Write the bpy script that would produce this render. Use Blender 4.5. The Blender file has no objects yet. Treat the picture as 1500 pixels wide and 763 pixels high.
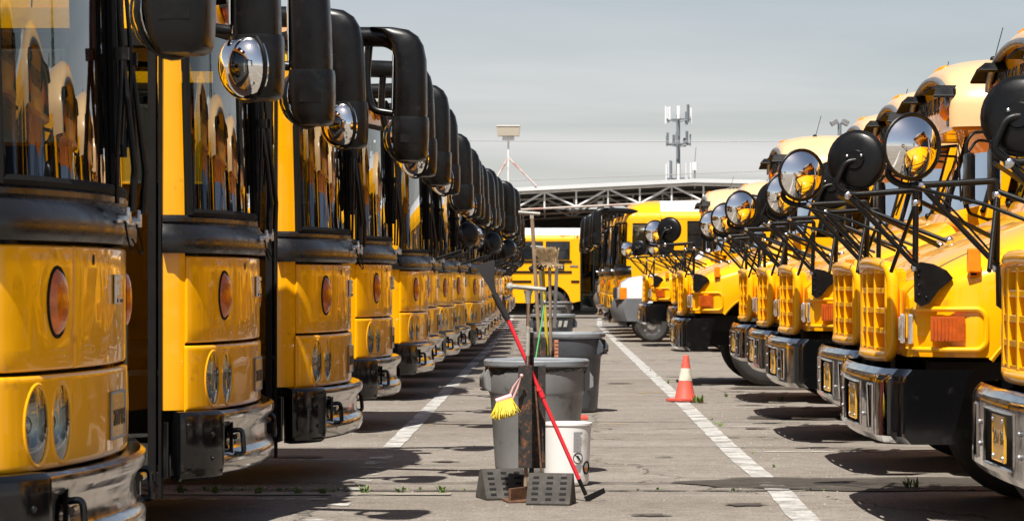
import bpy, bmesh, math, random
from mathutils import Vector, Matrix, Quaternion, noise as mnoise
random.seed(7)
PI = math.pi
S = bpy.context.scene
COL = S.collection

# ------------------------------------------------------------------ camera
cam_d = bpy.data.cameras.new("camera")
cam = bpy.data.objects.new("camera", cam_d)
COL.objects.link(cam)
cam.location = (0, 0, 1.35)
cam.rotation_euler = (PI / 2, 0, 0)
cam_d.sensor_width = 36.0
cam_d.sensor_fit = 'HORIZONTAL'
cam_d.lens = 3800 / 1500 * 36.0
cam_d.shift_x = -50 / 1500
cam_d.shift_y = 29.5 / 1500
cam_d.clip_start = 0.1
cam_d.clip_end = 6000
cam_d.dof.use_dof = True
cam_d.dof.focus_distance = 17.0
cam_d.dof.aperture_fstop = 11.0
S.camera = cam

# ------------------------------------------------------------------ sun, sky, exposure
SUN_TO = Vector((-0.165, -0.52, 1.0)).normalized()
sun_d = bpy.data.lights.new("sun", 'SUN')
sun_d.energy = 5.0
sun_d.angle = math.radians(0.53)
sun_d.color = (1.0, 0.955, 0.88)
sun = bpy.data.objects.new("sun", sun_d)
COL.objects.link(sun)
sun.location = (-6, -10, 30)
sun.rotation_euler = (-SUN_TO).to_track_quat('-Z', 'Y').to_euler()

W = bpy.data.worlds.new("World")
S.world = W
W.use_nodes = True
wn, wl = W.node_tree.nodes, W.node_tree.links
for n in list(wn):
    wn.remove(n)
w_out = wn.new('ShaderNodeOutputWorld')
w_bg = wn.new('ShaderNodeBackground')
w_bg.inputs[1].default_value = 0.055
sky = wn.new('ShaderNodeTexSky')
sky.sky_type = 'NISHITA'
sky.sun_disc = False
sky.sun_elevation = math.asin(SUN_TO.z)
sky.sun_rotation = math.atan2(SUN_TO.x, SUN_TO.y)
sky.air_density = 1.0
sky.dust_density = 1.2
sky.ozone_density = 1.0
# thin high cloud: a projected flat layer, stretched streaks, everywhere in the sky
tc = wn.new('ShaderNodeTexCoord')
sep = wn.new('ShaderNodeSeparateXYZ')
wl.new(tc.outputs['Generated'], sep.inputs[0])
zmx = wn.new('ShaderNodeMath'); zmx.operation = 'MAXIMUM'; zmx.inputs[1].default_value = 0.0
wl.new(sep.outputs['Z'], zmx.inputs[0])
zad = wn.new('ShaderNodeMath'); zad.operation = 'ADD'; zad.inputs[1].default_value = 0.05
wl.new(zmx.outputs[0], zad.inputs[0])
dvx = wn.new('ShaderNodeMath'); dvx.operation = 'DIVIDE'
wl.new(sep.outputs['X'], dvx.inputs[0]); wl.new(zad.outputs[0], dvx.inputs[1])
dvy = wn.new('ShaderNodeMath'); dvy.operation = 'DIVIDE'
wl.new(sep.outputs['Y'], dvy.inputs[0]); wl.new(zad.outputs[0], dvy.inputs[1])
cmb = wn.new('ShaderNodeCombineXYZ')
wl.new(dvx.outputs[0], cmb.inputs[0]); wl.new(dvy.outputs[0], cmb.inputs[1])
mpw = wn.new('ShaderNodeMapping')
mpw.inputs['Rotation'].default_value = (0, 0, math.radians(14))
mpw.inputs['Scale'].default_value = (0.35, 0.5, 1)
wl.new(cmb.outputs[0], mpw.inputs[0])
nzw = wn.new('ShaderNodeTexNoise')
nzw.inputs['Scale'].default_value = 0.8
nzw.inputs['Detail'].default_value = 7
nzw.inputs['Roughness'].default_value = 0.52
nzw.inputs['Distortion'].default_value = 0.5
wl.new(mpw.outputs[0], nzw.inputs['Vector'])
rpw = wn.new('ShaderNodeValToRGB')
rpw.color_ramp.elements[0].position = 0.36
rpw.color_ramp.elements[0].color = (0.40, 0.40, 0.40, 1)
rpw.color_ramp.elements[1].position = 0.68
rpw.color_ramp.elements[1].color = (1, 1, 1, 1)
wl.new(nzw.outputs['Fac'], rpw.inputs[0])
mxw = wn.new('ShaderNodeMix'); mxw.data_type = 'RGBA'
# the veil is seen through more air, and so denser, towards the horizon all round
hz = wn.new('ShaderNodeMath'); hz.operation = 'DIVIDE'; hz.inputs[0].default_value = 0.075
zh = wn.new('ShaderNodeMath'); zh.operation = 'ADD'; zh.inputs[1].default_value = 0.05
wl.new(zmx.outputs[0], zh.inputs[0]); wl.new(zh.outputs[0], hz.inputs[1])
hm = wn.new('ShaderNodeMath'); hm.operation = 'MULTIPLY'; hm.use_clamp = True
wl.new(hz.outputs[0], hm.inputs[0]); wl.new(rpw.outputs[0], hm.inputs[1])
wl.new(hm.outputs[0], mxw.inputs[0])
wl.new(sky.outputs[0], mxw.inputs[6])
mxw.inputs[7].default_value = (11.0, 10.6, 10.6, 1)
wl.new(mxw.outputs[2], w_bg.inputs[0])
wl.new(w_bg.outputs[0], w_out.inputs[0])

S.view_settings.view_transform = 'Standard'
S.view_settings.look = 'None'
S.view_settings.exposure = 0.62
S.view_settings.gamma = 1.0
S.view_settings.use_curve_mapping = False
S.render.engine = 'CYCLES'
S.cycles.use_denoising = True
S.cycles.max_bounces = 8
S.cycles.transparent_max_bounces = 12
S.cycles.caustics_reflective = False
S.cycles.caustics_refractive = False
S.cycles.sample_clamp_indirect = 6.0

# ------------------------------------------------------------------ materials
def new_mat(name):
    m = bpy.data.materials.new(name)
    m.use_nodes = True
    nt = m.node_tree
    return m, nt.nodes, nt.links, nt.nodes['Principled BSDF']

def pmat(name, col, rough=0.5, metal=0.0, coat=0.0, coat_rough=0.05, var=0.0, vscale=4.0,
         dirt=None, bump=0.0, bscale=40.0, wave=0.0, wscale=2.5, spec=0.5, rvar=0.0, trans=0.0):
    m, N, L, b = new_mat(name)
    b.inputs['Base Color'].default_value = (*col, 1)
    b.inputs['Roughness'].default_value = rough
    b.inputs['Metallic'].default_value = metal
    b.inputs['Coat Weight'].default_value = coat
    b.inputs['Coat Roughness'].default_value = coat_rough
    b.inputs['Specular IOR Level'].default_value = spec
    if trans:
        b.inputs['Transmission Weight'].default_value = trans
    t = N.new('ShaderNodeTexCoord')
    info = N.new('ShaderNodeObjectInfo')
    off = N.new('ShaderNodeVectorMath'); off.operation = 'MULTIPLY_ADD'
    off.inputs[1].default_value = (1, 1, 1)
    cx = N.new('ShaderNodeCombineXYZ')
    ml = N.new('ShaderNodeMath'); ml.operation = 'MULTIPLY'; ml.inputs[1].default_value = 37.0
    L.new(info.outputs['Random'], ml.inputs[0])
    L.new(ml.outputs[0], cx.inputs[0]); L.new(ml.outputs[0], cx.inputs[2])
    L.new(t.outputs['Object'], off.inputs[0]); L.new(cx.outputs[0], off.inputs[2])
    V = off.outputs[0]
    def nz(scale, detail=5, rgh=0.55):
        n = N.new('ShaderNodeTexNoise')
        n.inputs['Scale'].default_value = scale
        n.inputs['Detail'].default_value = detail
        n.inputs['Roughness'].default_value = rgh
        L.new(V, n.inputs['Vector'])
        return n
    cur = None
    if var:
        n = nz(vscale)
        r = N.new('ShaderNodeMapRange')
        r.inputs['From Min'].default_value = 0.3; r.inputs['From Max'].default_value = 0.7
        r.inputs['To Min'].default_value = 1 - var; r.inputs['To Max'].default_value = 1 + var
        L.new(n.outputs['Fac'], r.inputs[0])
        x = N.new('ShaderNodeMix'); x.data_type = 'RGBA'; x.blend_type = 'MULTIPLY'
        x.inputs[0].default_value = 1
        x.inputs[6].default_value = (*col, 1)
        L.new(r.outputs[0], x.inputs[7])
        cur = x.outputs[2]
    if dirt:
        dc, amount, dscale = dirt
        n = nz(dscale, 8, 0.65)
        r = N.new('ShaderNodeMapRange')
        r.inputs['From Min'].default_value = 0.62 - amount * 0.25; r.inputs['From Max'].default_value = 0.72
        L.new(n.outputs['Fac'], r.inputs[0])
        x = N.new('ShaderNodeMix'); x.data_type = 'RGBA'
        L.new(r.outputs[0], x.inputs[0])
        if cur is None:
            x.inputs[6].default_value = (*col, 1)
        else:
            L.new(cur, x.inputs[6])
        x.inputs[7].default_value = (*dc, 1)
        cur = x.outputs[2]
    if cur is not None:
        L.new(cur, b.inputs['Base Color'])
    if rvar:
        n = nz(9, 6)
        r = N.new('ShaderNodeMapRange')
        r.inputs['From Min'].default_value = 0.35; r.inputs['From Max'].default_value = 0.65
        r.inputs['To Min'].default_value = max(0.02, rough - rvar); r.inputs['To Max'].default_value = rough + rvar
        L.new(n.outputs['Fac'], r.inputs[0]); L.new(r.outputs[0], b.inputs['Roughness'])
    if bump or wave:
        last = None
        if wave:
            n = nz(wscale, 1, 0.4)
            bp = N.new('ShaderNodeBump'); bp.inputs['Strength'].default_value = 1.0
            bp.inputs['Distance'].default_value = wave
            L.new(n.outputs['Fac'], bp.inputs['Height'])
            last = bp
        if bump:
            n = nz(bscale, 4)
            bp = N.new('ShaderNodeBump'); bp.inputs['Strength'].default_value = 1.0
            bp.inputs['Distance'].default_value = bump
            L.new(n.outputs['Fac'], bp.inputs['Height'])
            if last:
                L.new(last.outputs[0], bp.inputs['Normal'])
            last = bp
        L.new(last.outputs[0], b.inputs['Normal'])
        if coat:
            L.new(last.outputs[0], b.inputs['Coat Normal'])
    return m

def glass_mat(name, tint=(0.55, 0.6, 0.58), ior=1.5, rough=0.0):
    """sheet glass: Fresnel reflection over tinted see-through"""
    m, N, L, b = new_mat(name)
    N.remove(b)
    out = [n for n in N if n.type == 'OUTPUT_MATERIAL'][0]
    fr = N.new('ShaderNodeFresnel'); fr.inputs[0].default_value = ior
    tr = N.new('ShaderNodeBsdfTransparent'); tr.inputs[0].default_value = (*tint, 1)
    gl = N.new('ShaderNodeBsdfGlossy'); gl.inputs['Roughness'].default_value = rough
    gl.inputs['Color'].default_value = (0.95, 0.97, 0.98, 1)
    t = N.new('ShaderNodeTexCoord')
    n = N.new('ShaderNodeTexNoise'); n.inputs['Scale'].default_value = 1.6; n.inputs['Detail'].default_value = 1
    L.new(t.outputs['Object'], n.inputs['Vector'])
    bp = N.new('ShaderNodeBump'); bp.inputs['Distance'].default_value = 0.0009
    L.new(n.outputs['Fac'], bp.inputs['Height'])
    L.new(bp.outputs[0], gl.inputs['Normal']); 
    # both faces of the sheet reflect: R' = 2R / (1 + R)
    m2 = N.new('ShaderNodeMath'); m2.operation = 'MULTIPLY'; m2.inputs[1].default_value = 2.0
    m1 = N.new('ShaderNodeMath'); m1.operation = 'ADD'; m1.inputs[1].default_value = 1.0
    mr = N.new('ShaderNodeMath'); mr.operation = 'DIVIDE'
    L.new(fr.outputs[0], m2.inputs[0]); L.new(fr.outputs[0], m1.inputs[0])
    L.new(m2.outputs[0], mr.inputs[0]); L.new(m1.outputs[0], mr.inputs[1])
    mx = N.new('ShaderNodeMixShader')
    L.new(mr.outputs[0], mx.inputs[0]); L.new(tr.outputs[0], mx.inputs[1]); L.new(gl.outputs[0], mx.inputs[2])
    L.new(mx.outputs[0], out.inputs[0])
    return m

YEL = (0.97, 0.44, 0.001)
M = {}
M['yellow'] = pmat('bus_yellow', YEL, 0.32, coat=0.75, coat_rough=0.025, spec=0.2, var=0.04, vscale=1.5, wave=0.007, wscale=3.0,
                   dirt=((0.62, 0.26, 0.01), 0.06, 6.0))
M['yellow_plain'] = pmat('bus_yellow_side', YEL, 0.35, coat=0.4, coat_rough=0.08, spec=0.25, var=0.04, vscale=1.2, dirt=((0.6, 0.26, 0.015), 0.1, 5.0))
M['pale_roof'] = pmat('faded_roof_cap', (0.80, 0.52, 0.25), 0.35, coat=0.5, coat_rough=0.1, var=0.06, vscale=2)  # washed-out peach: sun glare on the yellow caps, put into the colour
M['white'] = pmat('roof_white', (0.72, 0.72, 0.71), 0.4, coat=0.2, var=0.04, vscale=1.3, dirt=((0.5, 0.47, 0.42), 0.12, 3))
M['truck_white'] = pmat('truck_white', (0.78, 0.79, 0.80), 0.3, coat=0.8, coat_rough=0.04, wave=0.004)
M['black'] = pmat('black_plastic', (0.005, 0.0048, 0.0046), 0.42, spec=0.25, var=0.25, vscale=6, bump=0.0006, bscale=180, rvar=0.1,
                  dirt=((0.018, 0.016, 0.014), 0.22, 10))
M['mirror_black'] = pmat('mirror_housing_black', (0.0045, 0.0042, 0.004), 0.32, spec=0.32, var=0.2, vscale=5, rvar=0.07, bump=0.0003, bscale=90,
                         dirt=((0.014, 0.012, 0.010), 0.22, 14))
M['cowl_black'] = pmat('cowl_black', (0.010, 0.0095, 0.010), 0.30, var=0.2, vscale=4, rvar=0.1)
M['gloss_black'] = pmat('gloss_black', (0.004, 0.004, 0.0045), 0.12, coat=0.25, spec=0.4, wave=0.003, dirt=((0.02, 0.018, 0.016), 0.15, 9))
M['rubber'] = pmat('rubber', (0.006, 0.0055, 0.005), 0.7, spec=0.2, var=0.3, vscale=9, bump=0.001, bscale=60)
M['tyre'] = pmat('tyre_rubber', (0.03, 0.028, 0.026), 0.72, var=0.3, vscale=6, dirt=((0.09, 0.08, 0.065), 0.25, 7))
M['dark'] = pmat('dark_underside', (0.012, 0.012, 0.012), 0.8)
M['interior'] = pmat('cab_interior', (0.075, 0.088, 0.082), 0.7, var=0.3, vscale=3)
M['seat'] = pmat('seat_vinyl', (0.03, 0.045, 0.04), 0.5)
M['chrome'] = pmat('chrome', (0.62, 0.60, 0.58), 0.11, metal=1.0, wave=0.006, wscale=3.5, rvar=0.06, dirt=((0.20, 0.17, 0.14), 0.22, 8))
M['steel'] = pmat('bumper_steel', (0.56, 0.54, 0.52), 0.15, metal=1.0, wave=0.004, wscale=3, rvar=0.07, dirt=((0.13, 0.11, 0.09), 0.25, 7))
M['lens_chrome'] = pmat('convex_mirror', (0.88, 0.88, 0.87), 0.015, metal=1.0)
M['bright_metal'] = pmat('bright_metal', (0.6, 0.6, 0.6), 0.28, metal=1.0, bump=0.001, bscale=60)
M['grey_metal'] = pmat('grey_metal', (0.28, 0.28, 0.28), 0.45, metal=0.7, var=0.2, vscale=8)
M['amber'] = pmat('amber_lens', (0.46, 0.075, 0.002), 0.2, coat=0.6, spec=0.3, coat_rough=0.03, bump=0.0016, bscale=60, var=0.3, vscale=14)
M['amber_oval'] = pmat('amber_oval_lens', (0.60, 0.125, 0.001), 0.2, coat=0.8, coat_rough=0.02, bump=0.0016, bscale=50, var=0.35, vscale=16)
M['orange_lens'] = pmat('orange_lens', (0.85, 0.23, 0.004), 0.22, coat=0.4, spec=0.3, bump=0.0012, bscale=60, var=0.2, vscale=12)
M['red_lens'] = pmat('red_lens', (0.30, 0.018, 0.010), 0.12, coat=0.8, bump=0.004, bscale=40)
M['lamp_glass'] = pmat('headlamp', (0.90, 0.92, 0.95), 0.22, metal=0.85, wave=0.004, wscale=16)
M['glass'] = glass_mat('windscreen_glass', (0.60, 0.64, 0.62), 1.58)
M['door_glass'] = glass_mat('door_glass', (0.72, 0.76, 0.74), 1.45)
M['dark_glass'] = pmat('side_window_glass', (0.012, 0.014, 0.016), 0.06, coat=0.5, wave=0.002)
M['plate'] = pmat('plate_yellow', (0.68, 0.36, 0.035), 0.4, coat=0.3, var=0.2, vscale=20, dirt=((0.3, 0.2, 0.08), 0.3, 20))
M['ink'] = pmat('print_black', (0.012, 0.012, 0.012), 0.8, spec=0.2)
M['plate_ink'] = pmat('plate_ink', (0.10, 0.07, 0.04), 0.5)
M['grey_print'] = pmat('print_grey', (0.30, 0.30, 0.32), 0.6)
M['sign_white'] = pmat('print_white', (0.8, 0.8, 0.78), 0.5)
M['bin'] = pmat('bin_plastic', (0.215, 0.215, 0.212), 0.42, var=0.12, vscale=5, rvar=0.08, bump=0.0005, bscale=60, dirt=((0.05, 0.05, 0.05), 0.2, 6))
M['bin_dark'] = pmat('bin_plastic_dark', (0.07, 0.078, 0.09), 0.42, var=0.12, vscale=5, rvar=0.08, dirt=((0.03, 0.03, 0.03), 0.2, 6))
M['lid'] = pmat('bin_rim', (0.22, 0.235, 0.25), 0.38, var=0.12, vscale=6, dirt=((0.06, 0.06, 0.06), 0.2, 9))
M['bag'] = pmat('bin_bag', (0.012, 0.012, 0.012), 0.25, wave=0.02, wscale=14)
M['rust'] = pmat('rusty_tube', (0.022, 0.019, 0.017), 0.6, var=0.3, vscale=12, dirt=((0.22, 0.085, 0.03), 0.42, 22), bump=0.002, bscale=60)
M['rust2'] = pmat('rusty_steel', (0.11, 0.055, 0.028), 0.7, var=0.4, vscale=14, dirt=((0.24, 0.10, 0.04), 0.4, 30), bump=0.002, bscale=70)
M['wood'] = pmat('handle_wood', (0.27, 0.195, 0.125), 0.65, var=0.3, vscale=10, dirt=((0.14, 0.09, 0.055), 0.3, 16))
M['red_pole'] = pmat('red_pole', (0.70, 0.022, 0.035), 0.3, coat=0.5, var=0.08, vscale=6)
M['foam'] = pmat('grip_foam', (0.015, 0.013, 0.014), 0.85, bump=0.001, bscale=120)
M['pink'] = pmat('pale_pink_plastic', (0.70, 0.40, 0.38), 0.4)
M['bristle'] = pmat('yellow_bristle', (0.72, 0.55, 0.015), 0.6, var=0.25, vscale=30)
M['straw'] = pmat('straw_bristle', (0.42, 0.30, 0.16), 0.8, var=0.3, vscale=25)
M['squeegee'] = pmat('squeegee_head', (0.35, 0.34, 0.30), 0.6, var=0.2, vscale=14, dirt=((0.18, 0.16, 0.13), 0.3, 20))
M['green'] = pmat('green_pole', (0.13, 0.62, 0.22), 0.4)
M['yellow_pole'] = pmat('yellow_pole', (0.55, 0.42, 0.03), 0.45)
M['brick_red'] = pmat('brush_block', (0.42, 0.17, 0.10), 0.7, var=0.2, vscale=20)
M['bucket'] = pmat('bucket_white', (0.80, 0.79, 0.77), 0.35, var=0.03, vscale=4, dirt=((0.55, 0.5, 0.42), 0.08, 6))
M['cone_red'] = pmat('cone_red', (0.66, 0.10, 0.065), 0.5, var=0.12, vscale=8, dirt=((0.35, 0.06, 0.04), 0.25, 9))
M['cone_white'] = pmat('cone_band', (0.62, 0.57, 0.46), 0.55, var=0.12, vscale=9, dirt=((0.35, 0.30, 0.22), 0.3, 12))
M['chock'] = pmat('chock_rubber', (0.052, 0.047, 0.041), 0.85, var=0.3, vscale=10, bump=0.002, bscale=50, dirt=((0.11, 0.10, 0.085), 0.3, 9))
M['truss'] = pmat('truss_steel', (0.74, 0.74, 0.72), 0.5, var=0.15, vscale=2, dirt=((0.22, 0.10, 0.05), 0.2, 2.2))
M['truss_rust'] = pmat('chord_rust', (0.40, 0.33, 0.28), 0.6, dirt=((0.30, 0.06, 0.025), 0.55, 1.4))
M['roof_metal'] = pmat('roof_metal', (0.62, 0.63, 0.63), 0.45, var=0.08, vscale=0.6)
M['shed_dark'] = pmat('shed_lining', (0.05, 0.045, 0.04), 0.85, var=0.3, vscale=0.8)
M['beige_box'] = pmat('siren_beige', (0.42, 0.37, 0.29), 0.5)
M['red_white'] = pmat('brace_paint', (0.62, 0.55, 0.50), 0.5, dirt=((0.5, 0.05, 0.03), 0.6, 3))
M['antenna'] = pmat('antenna_white', (0.72, 0.73, 0.74), 0.5)
M['mast'] = pmat('mast_grey', (0.17, 0.19, 0.21), 0.5)
M['wire'] = pmat('wire', (0.35, 0.34, 0.33), 0.7)
M['entry_yellow'] = pmat('entry_panel', (0.75, 0.44, 0.01), 0.4, coat=0.4)
M['rail_steel'] = pmat('handrail_steel', (0.50, 0.60, 0.56), 0.25, metal=0.6)
M['bark'] = pmat('bark', (0.09, 0.07, 0.05), 0.9)
M['leaf'] = pmat('leaf', (0.05, 0.085, 0.025), 0.6, var=0.4, vscale=0.8)
M['grit'] = pmat('grit', (0.27, 0.24, 0.20), 0.85, var=0.4, vscale=60)
M['litter'] = pmat('litter', (0.62, 0.60, 0.55), 0.8)
M['weed'] = pmat('weed_leaf', (0.11, 0.17, 0.035), 0.6, var=0.35, vscale=20)
M['grey_bumper'] = pmat('grey_plastic', (0.13, 0.135, 0.14), 0.5, var=0.1)

# asphalt
def asphalt():
    m, N, L, b = new_mat('asphalt')
    t = N.new('ShaderNodeTexCoord')
    def nz(scale, detail, rgh=0.6, vec=None, dist=0.0):
        n = N.new('ShaderNodeTexNoise')
        n.inputs['Scale'].default_value = scale; n.inputs['Detail'].default_value = detail
        n.inputs['Roughness'].default_value = rgh; n.inputs['Distortion'].default_value = dist
        L.new(vec or t.outputs['Object'], n.inputs['Vector'])
        return n
    def mrange(src, a, bb, c, d):
        r = N.new('ShaderNodeMapRange')
        r.inputs['From Min'].default_value = a; r.inputs['From Max'].default_value = bb
        r.inputs['To Min'].default_value = c; r.inputs['To Max'].default_value = d
        L.new(src, r.inputs[0]); return r.outputs[0]
    def mix(fac, A, B, blend='MIX'):
        x = N.new('ShaderNodeMix'); x.data_type = 'RGBA'; x.blend_type = blend
        if isinstance(fac, float): x.inputs[0].default_value = fac
        else: L.new(fac, x.inputs[0])
        for i, c in ((6, A), (7, B)):
            if isinstance(c, tuple): x.inputs[i].default_value = (*c, 1)
            else: L.new(c, x.inputs[i])
        return x.outputs[2]
    big = nz(0.35, 6, 0.6)
    mp = N.new('ShaderNodeMapping'); mp.inputs['Scale'].default_value = (0.10, 1.1, 1)
    L.new(t.outputs['Object'], mp.inputs[0])
    streak = nz(1.0, 6, 0.6, mp.outputs[0], 0.3)
    fine = nz(55, 3, 0.7)
    vo = N.new('ShaderNodeTexVoronoi'); vo.inputs['Scale'].default_value = 75
    L.new(t.outputs['Object'], vo.inputs['Vector'])
    c = mix(mrange(big.outputs['Fac'], 0.35, 0.65, 0, 1), (0.218, 0.190, 0.160), (0.280, 0.250, 0.216))
    c = mix(mrange(streak.outputs['Fac'], 0.42, 0.68, 0, 0.6), c, (0.18, 0.150, 0.119))
    st = nz(0.9, 8, 0.65)
    c = mix(mrange(st.outputs['Fac'], 0.58, 0.72, 0, 0.75), c, (0.135, 0.118, 0.10))
    g = mrange(fine.outputs['Fac'], 0.3, 0.7, 0.55, 1.42)
    c = mix(1.0, c, g, 'MULTIPLY')
    sp = mrange(vo.outputs['Distance'], 0.0, 0.5, 1.25, 0.85)
    c = mix(1.0, c, sp, 'MULTIPLY')
    mid = nz(7.0, 6, 0.7)
    c = mix(1.0, c, mrange(mid.outputs['Fac'], 0.3, 0.7, 0.78, 1.2), 'MULTIPLY')
    # hairline cracks
    vc = N.new('ShaderNodeTexVoronoi'); vc.feature = 'DISTANCE_TO_EDGE'; vc.inputs['Scale'].default_value = 0.28
    wv = nz(1.3, 5, 0.6)
    va = N.new('ShaderNodeVectorMath'); va.operation = 'ADD'
    L.new(t.outputs['Object'], va.inputs[0]); L.new(wv.outputs['Color'], va.inputs[1])
    L.new(va.outputs[0], vc.inputs['Vector'])
    ck = mrange(vc.outputs['Distance'], 0.0, 0.006, 1, 0)
    c = mix(ck, c, (0.05, 0.043, 0.036))
    L.new(c, b.inputs['Base Color'])
    b.inputs['Roughness'].default_value = 0.88
    b.inputs['Specular IOR Level'].default_value = 0.3
    bp = N.new('ShaderNodeBump'); bp.inputs['Distance'].default_value = 0.006; bp.inputs['Strength'].default_value = 0.8
    L.new(fine.outputs['Fac'], bp.inputs['Height'])
    L.new(bp.outputs[0], b.inputs['Normal'])
    return m
M['asphalt'] = asphalt()

def worn(name, col, lo, hi, scale=3.0, rough=0.75, fine=22.0, lo_a=0.0):
    """paint or stain sheet worn through in patches"""
    m, N, L, b = new_mat(name)
    out = [n for n in N if n.type == 'OUTPUT_MATERIAL'][0]
    t = N.new('ShaderNodeTexCoord')
    n = N.new('ShaderNodeTexNoise'); n.inputs['Scale'].default_value = scale; n.inputs['Detail'].default_value = 9
    n.inputs['Roughness'].default_value = 0.68
    L.new(t.outputs['Object'], n.inputs['Vector'])
    r = N.new('ShaderNodeMapRange'); r.inputs['From Min'].default_value = lo; r.inputs['From Max'].default_value = hi
    r.inputs['To Min'].default_value = lo_a; r.inputs['To Max'].default_value = 0.95
    L.new(n.outputs['Fac'], r.inputs[0])
    n2 = N.new('ShaderNodeTexNoise'); n2.inputs['Scale'].default_value = fine; n2.inputs['Detail'].default_value = 4
    L.new(t.outputs['Object'], n2.inputs['Vector'])
    r2 = N.new('ShaderNodeMapRange'); r2.inputs['From Min'].default_value = 0.3; r2.inputs['From Max'].default_value = 0.7
    r2.inputs['To Min'].default_value = 0.75; r2.inputs['To Max'].default_value = 1.1
    L.new(n2.outputs['Fac'], r2.inputs[0])
    x = N.new('ShaderNodeMix'); x.data_type = 'RGBA'; x.blend_type = 'MULTIPLY'; x.inputs[0].default_value = 1
    x.inputs[6].default_value = (*col, 1); L.new(r2.outputs[0], x.inputs[7])
    L.new(x.outputs[2], b.inputs['Base Color'])
    b.inputs['Roughness'].default_value = rough
    tr = N.new('ShaderNodeBsdfTransparent')
    mx = N.new('ShaderNodeMixShader')
    L.new(r.outputs[0], mx.inputs[0]); L.new(tr.outputs[0], mx.inputs[1]); L.new(b.outputs[0], mx.inputs[2])
    L.new(mx.outputs[0], out.inputs[0])
    return m
M['line_white'] = worn('worn_white_paint', (0.52, 0.505, 0.475), 0.34, 0.56, 3.3, fine=40, lo_a=0.22)
M['line_thin'] = worn('worn_thin_paint', (0.50, 0.46, 0.40), 0.44, 0.54, 4.0)
M['line_yellow'] = worn('worn_yellow_paint', (0.50, 0.30, 0.06), 0.50, 0.58, 3.0)
M['line_faint'] = worn('nearly_gone_white_paint', (0.52, 0.50, 0.46), 0.50, 0.62, 2.6)  # thinned for real wear and also to imitate shadow hiding the near stretch
M['stain'] = worn('oil_stain', (0.060, 0.049, 0.038), 0.28, 0.52, 2.2)
M['crack'] = worn('crack_fill', (0.04, 0.036, 0.03), 0.34, 0.5, 6.0)
M['patch'] = worn('concrete_strip', (0.30, 0.27, 0.22), 0.33, 0.45, 4.0)

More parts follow.
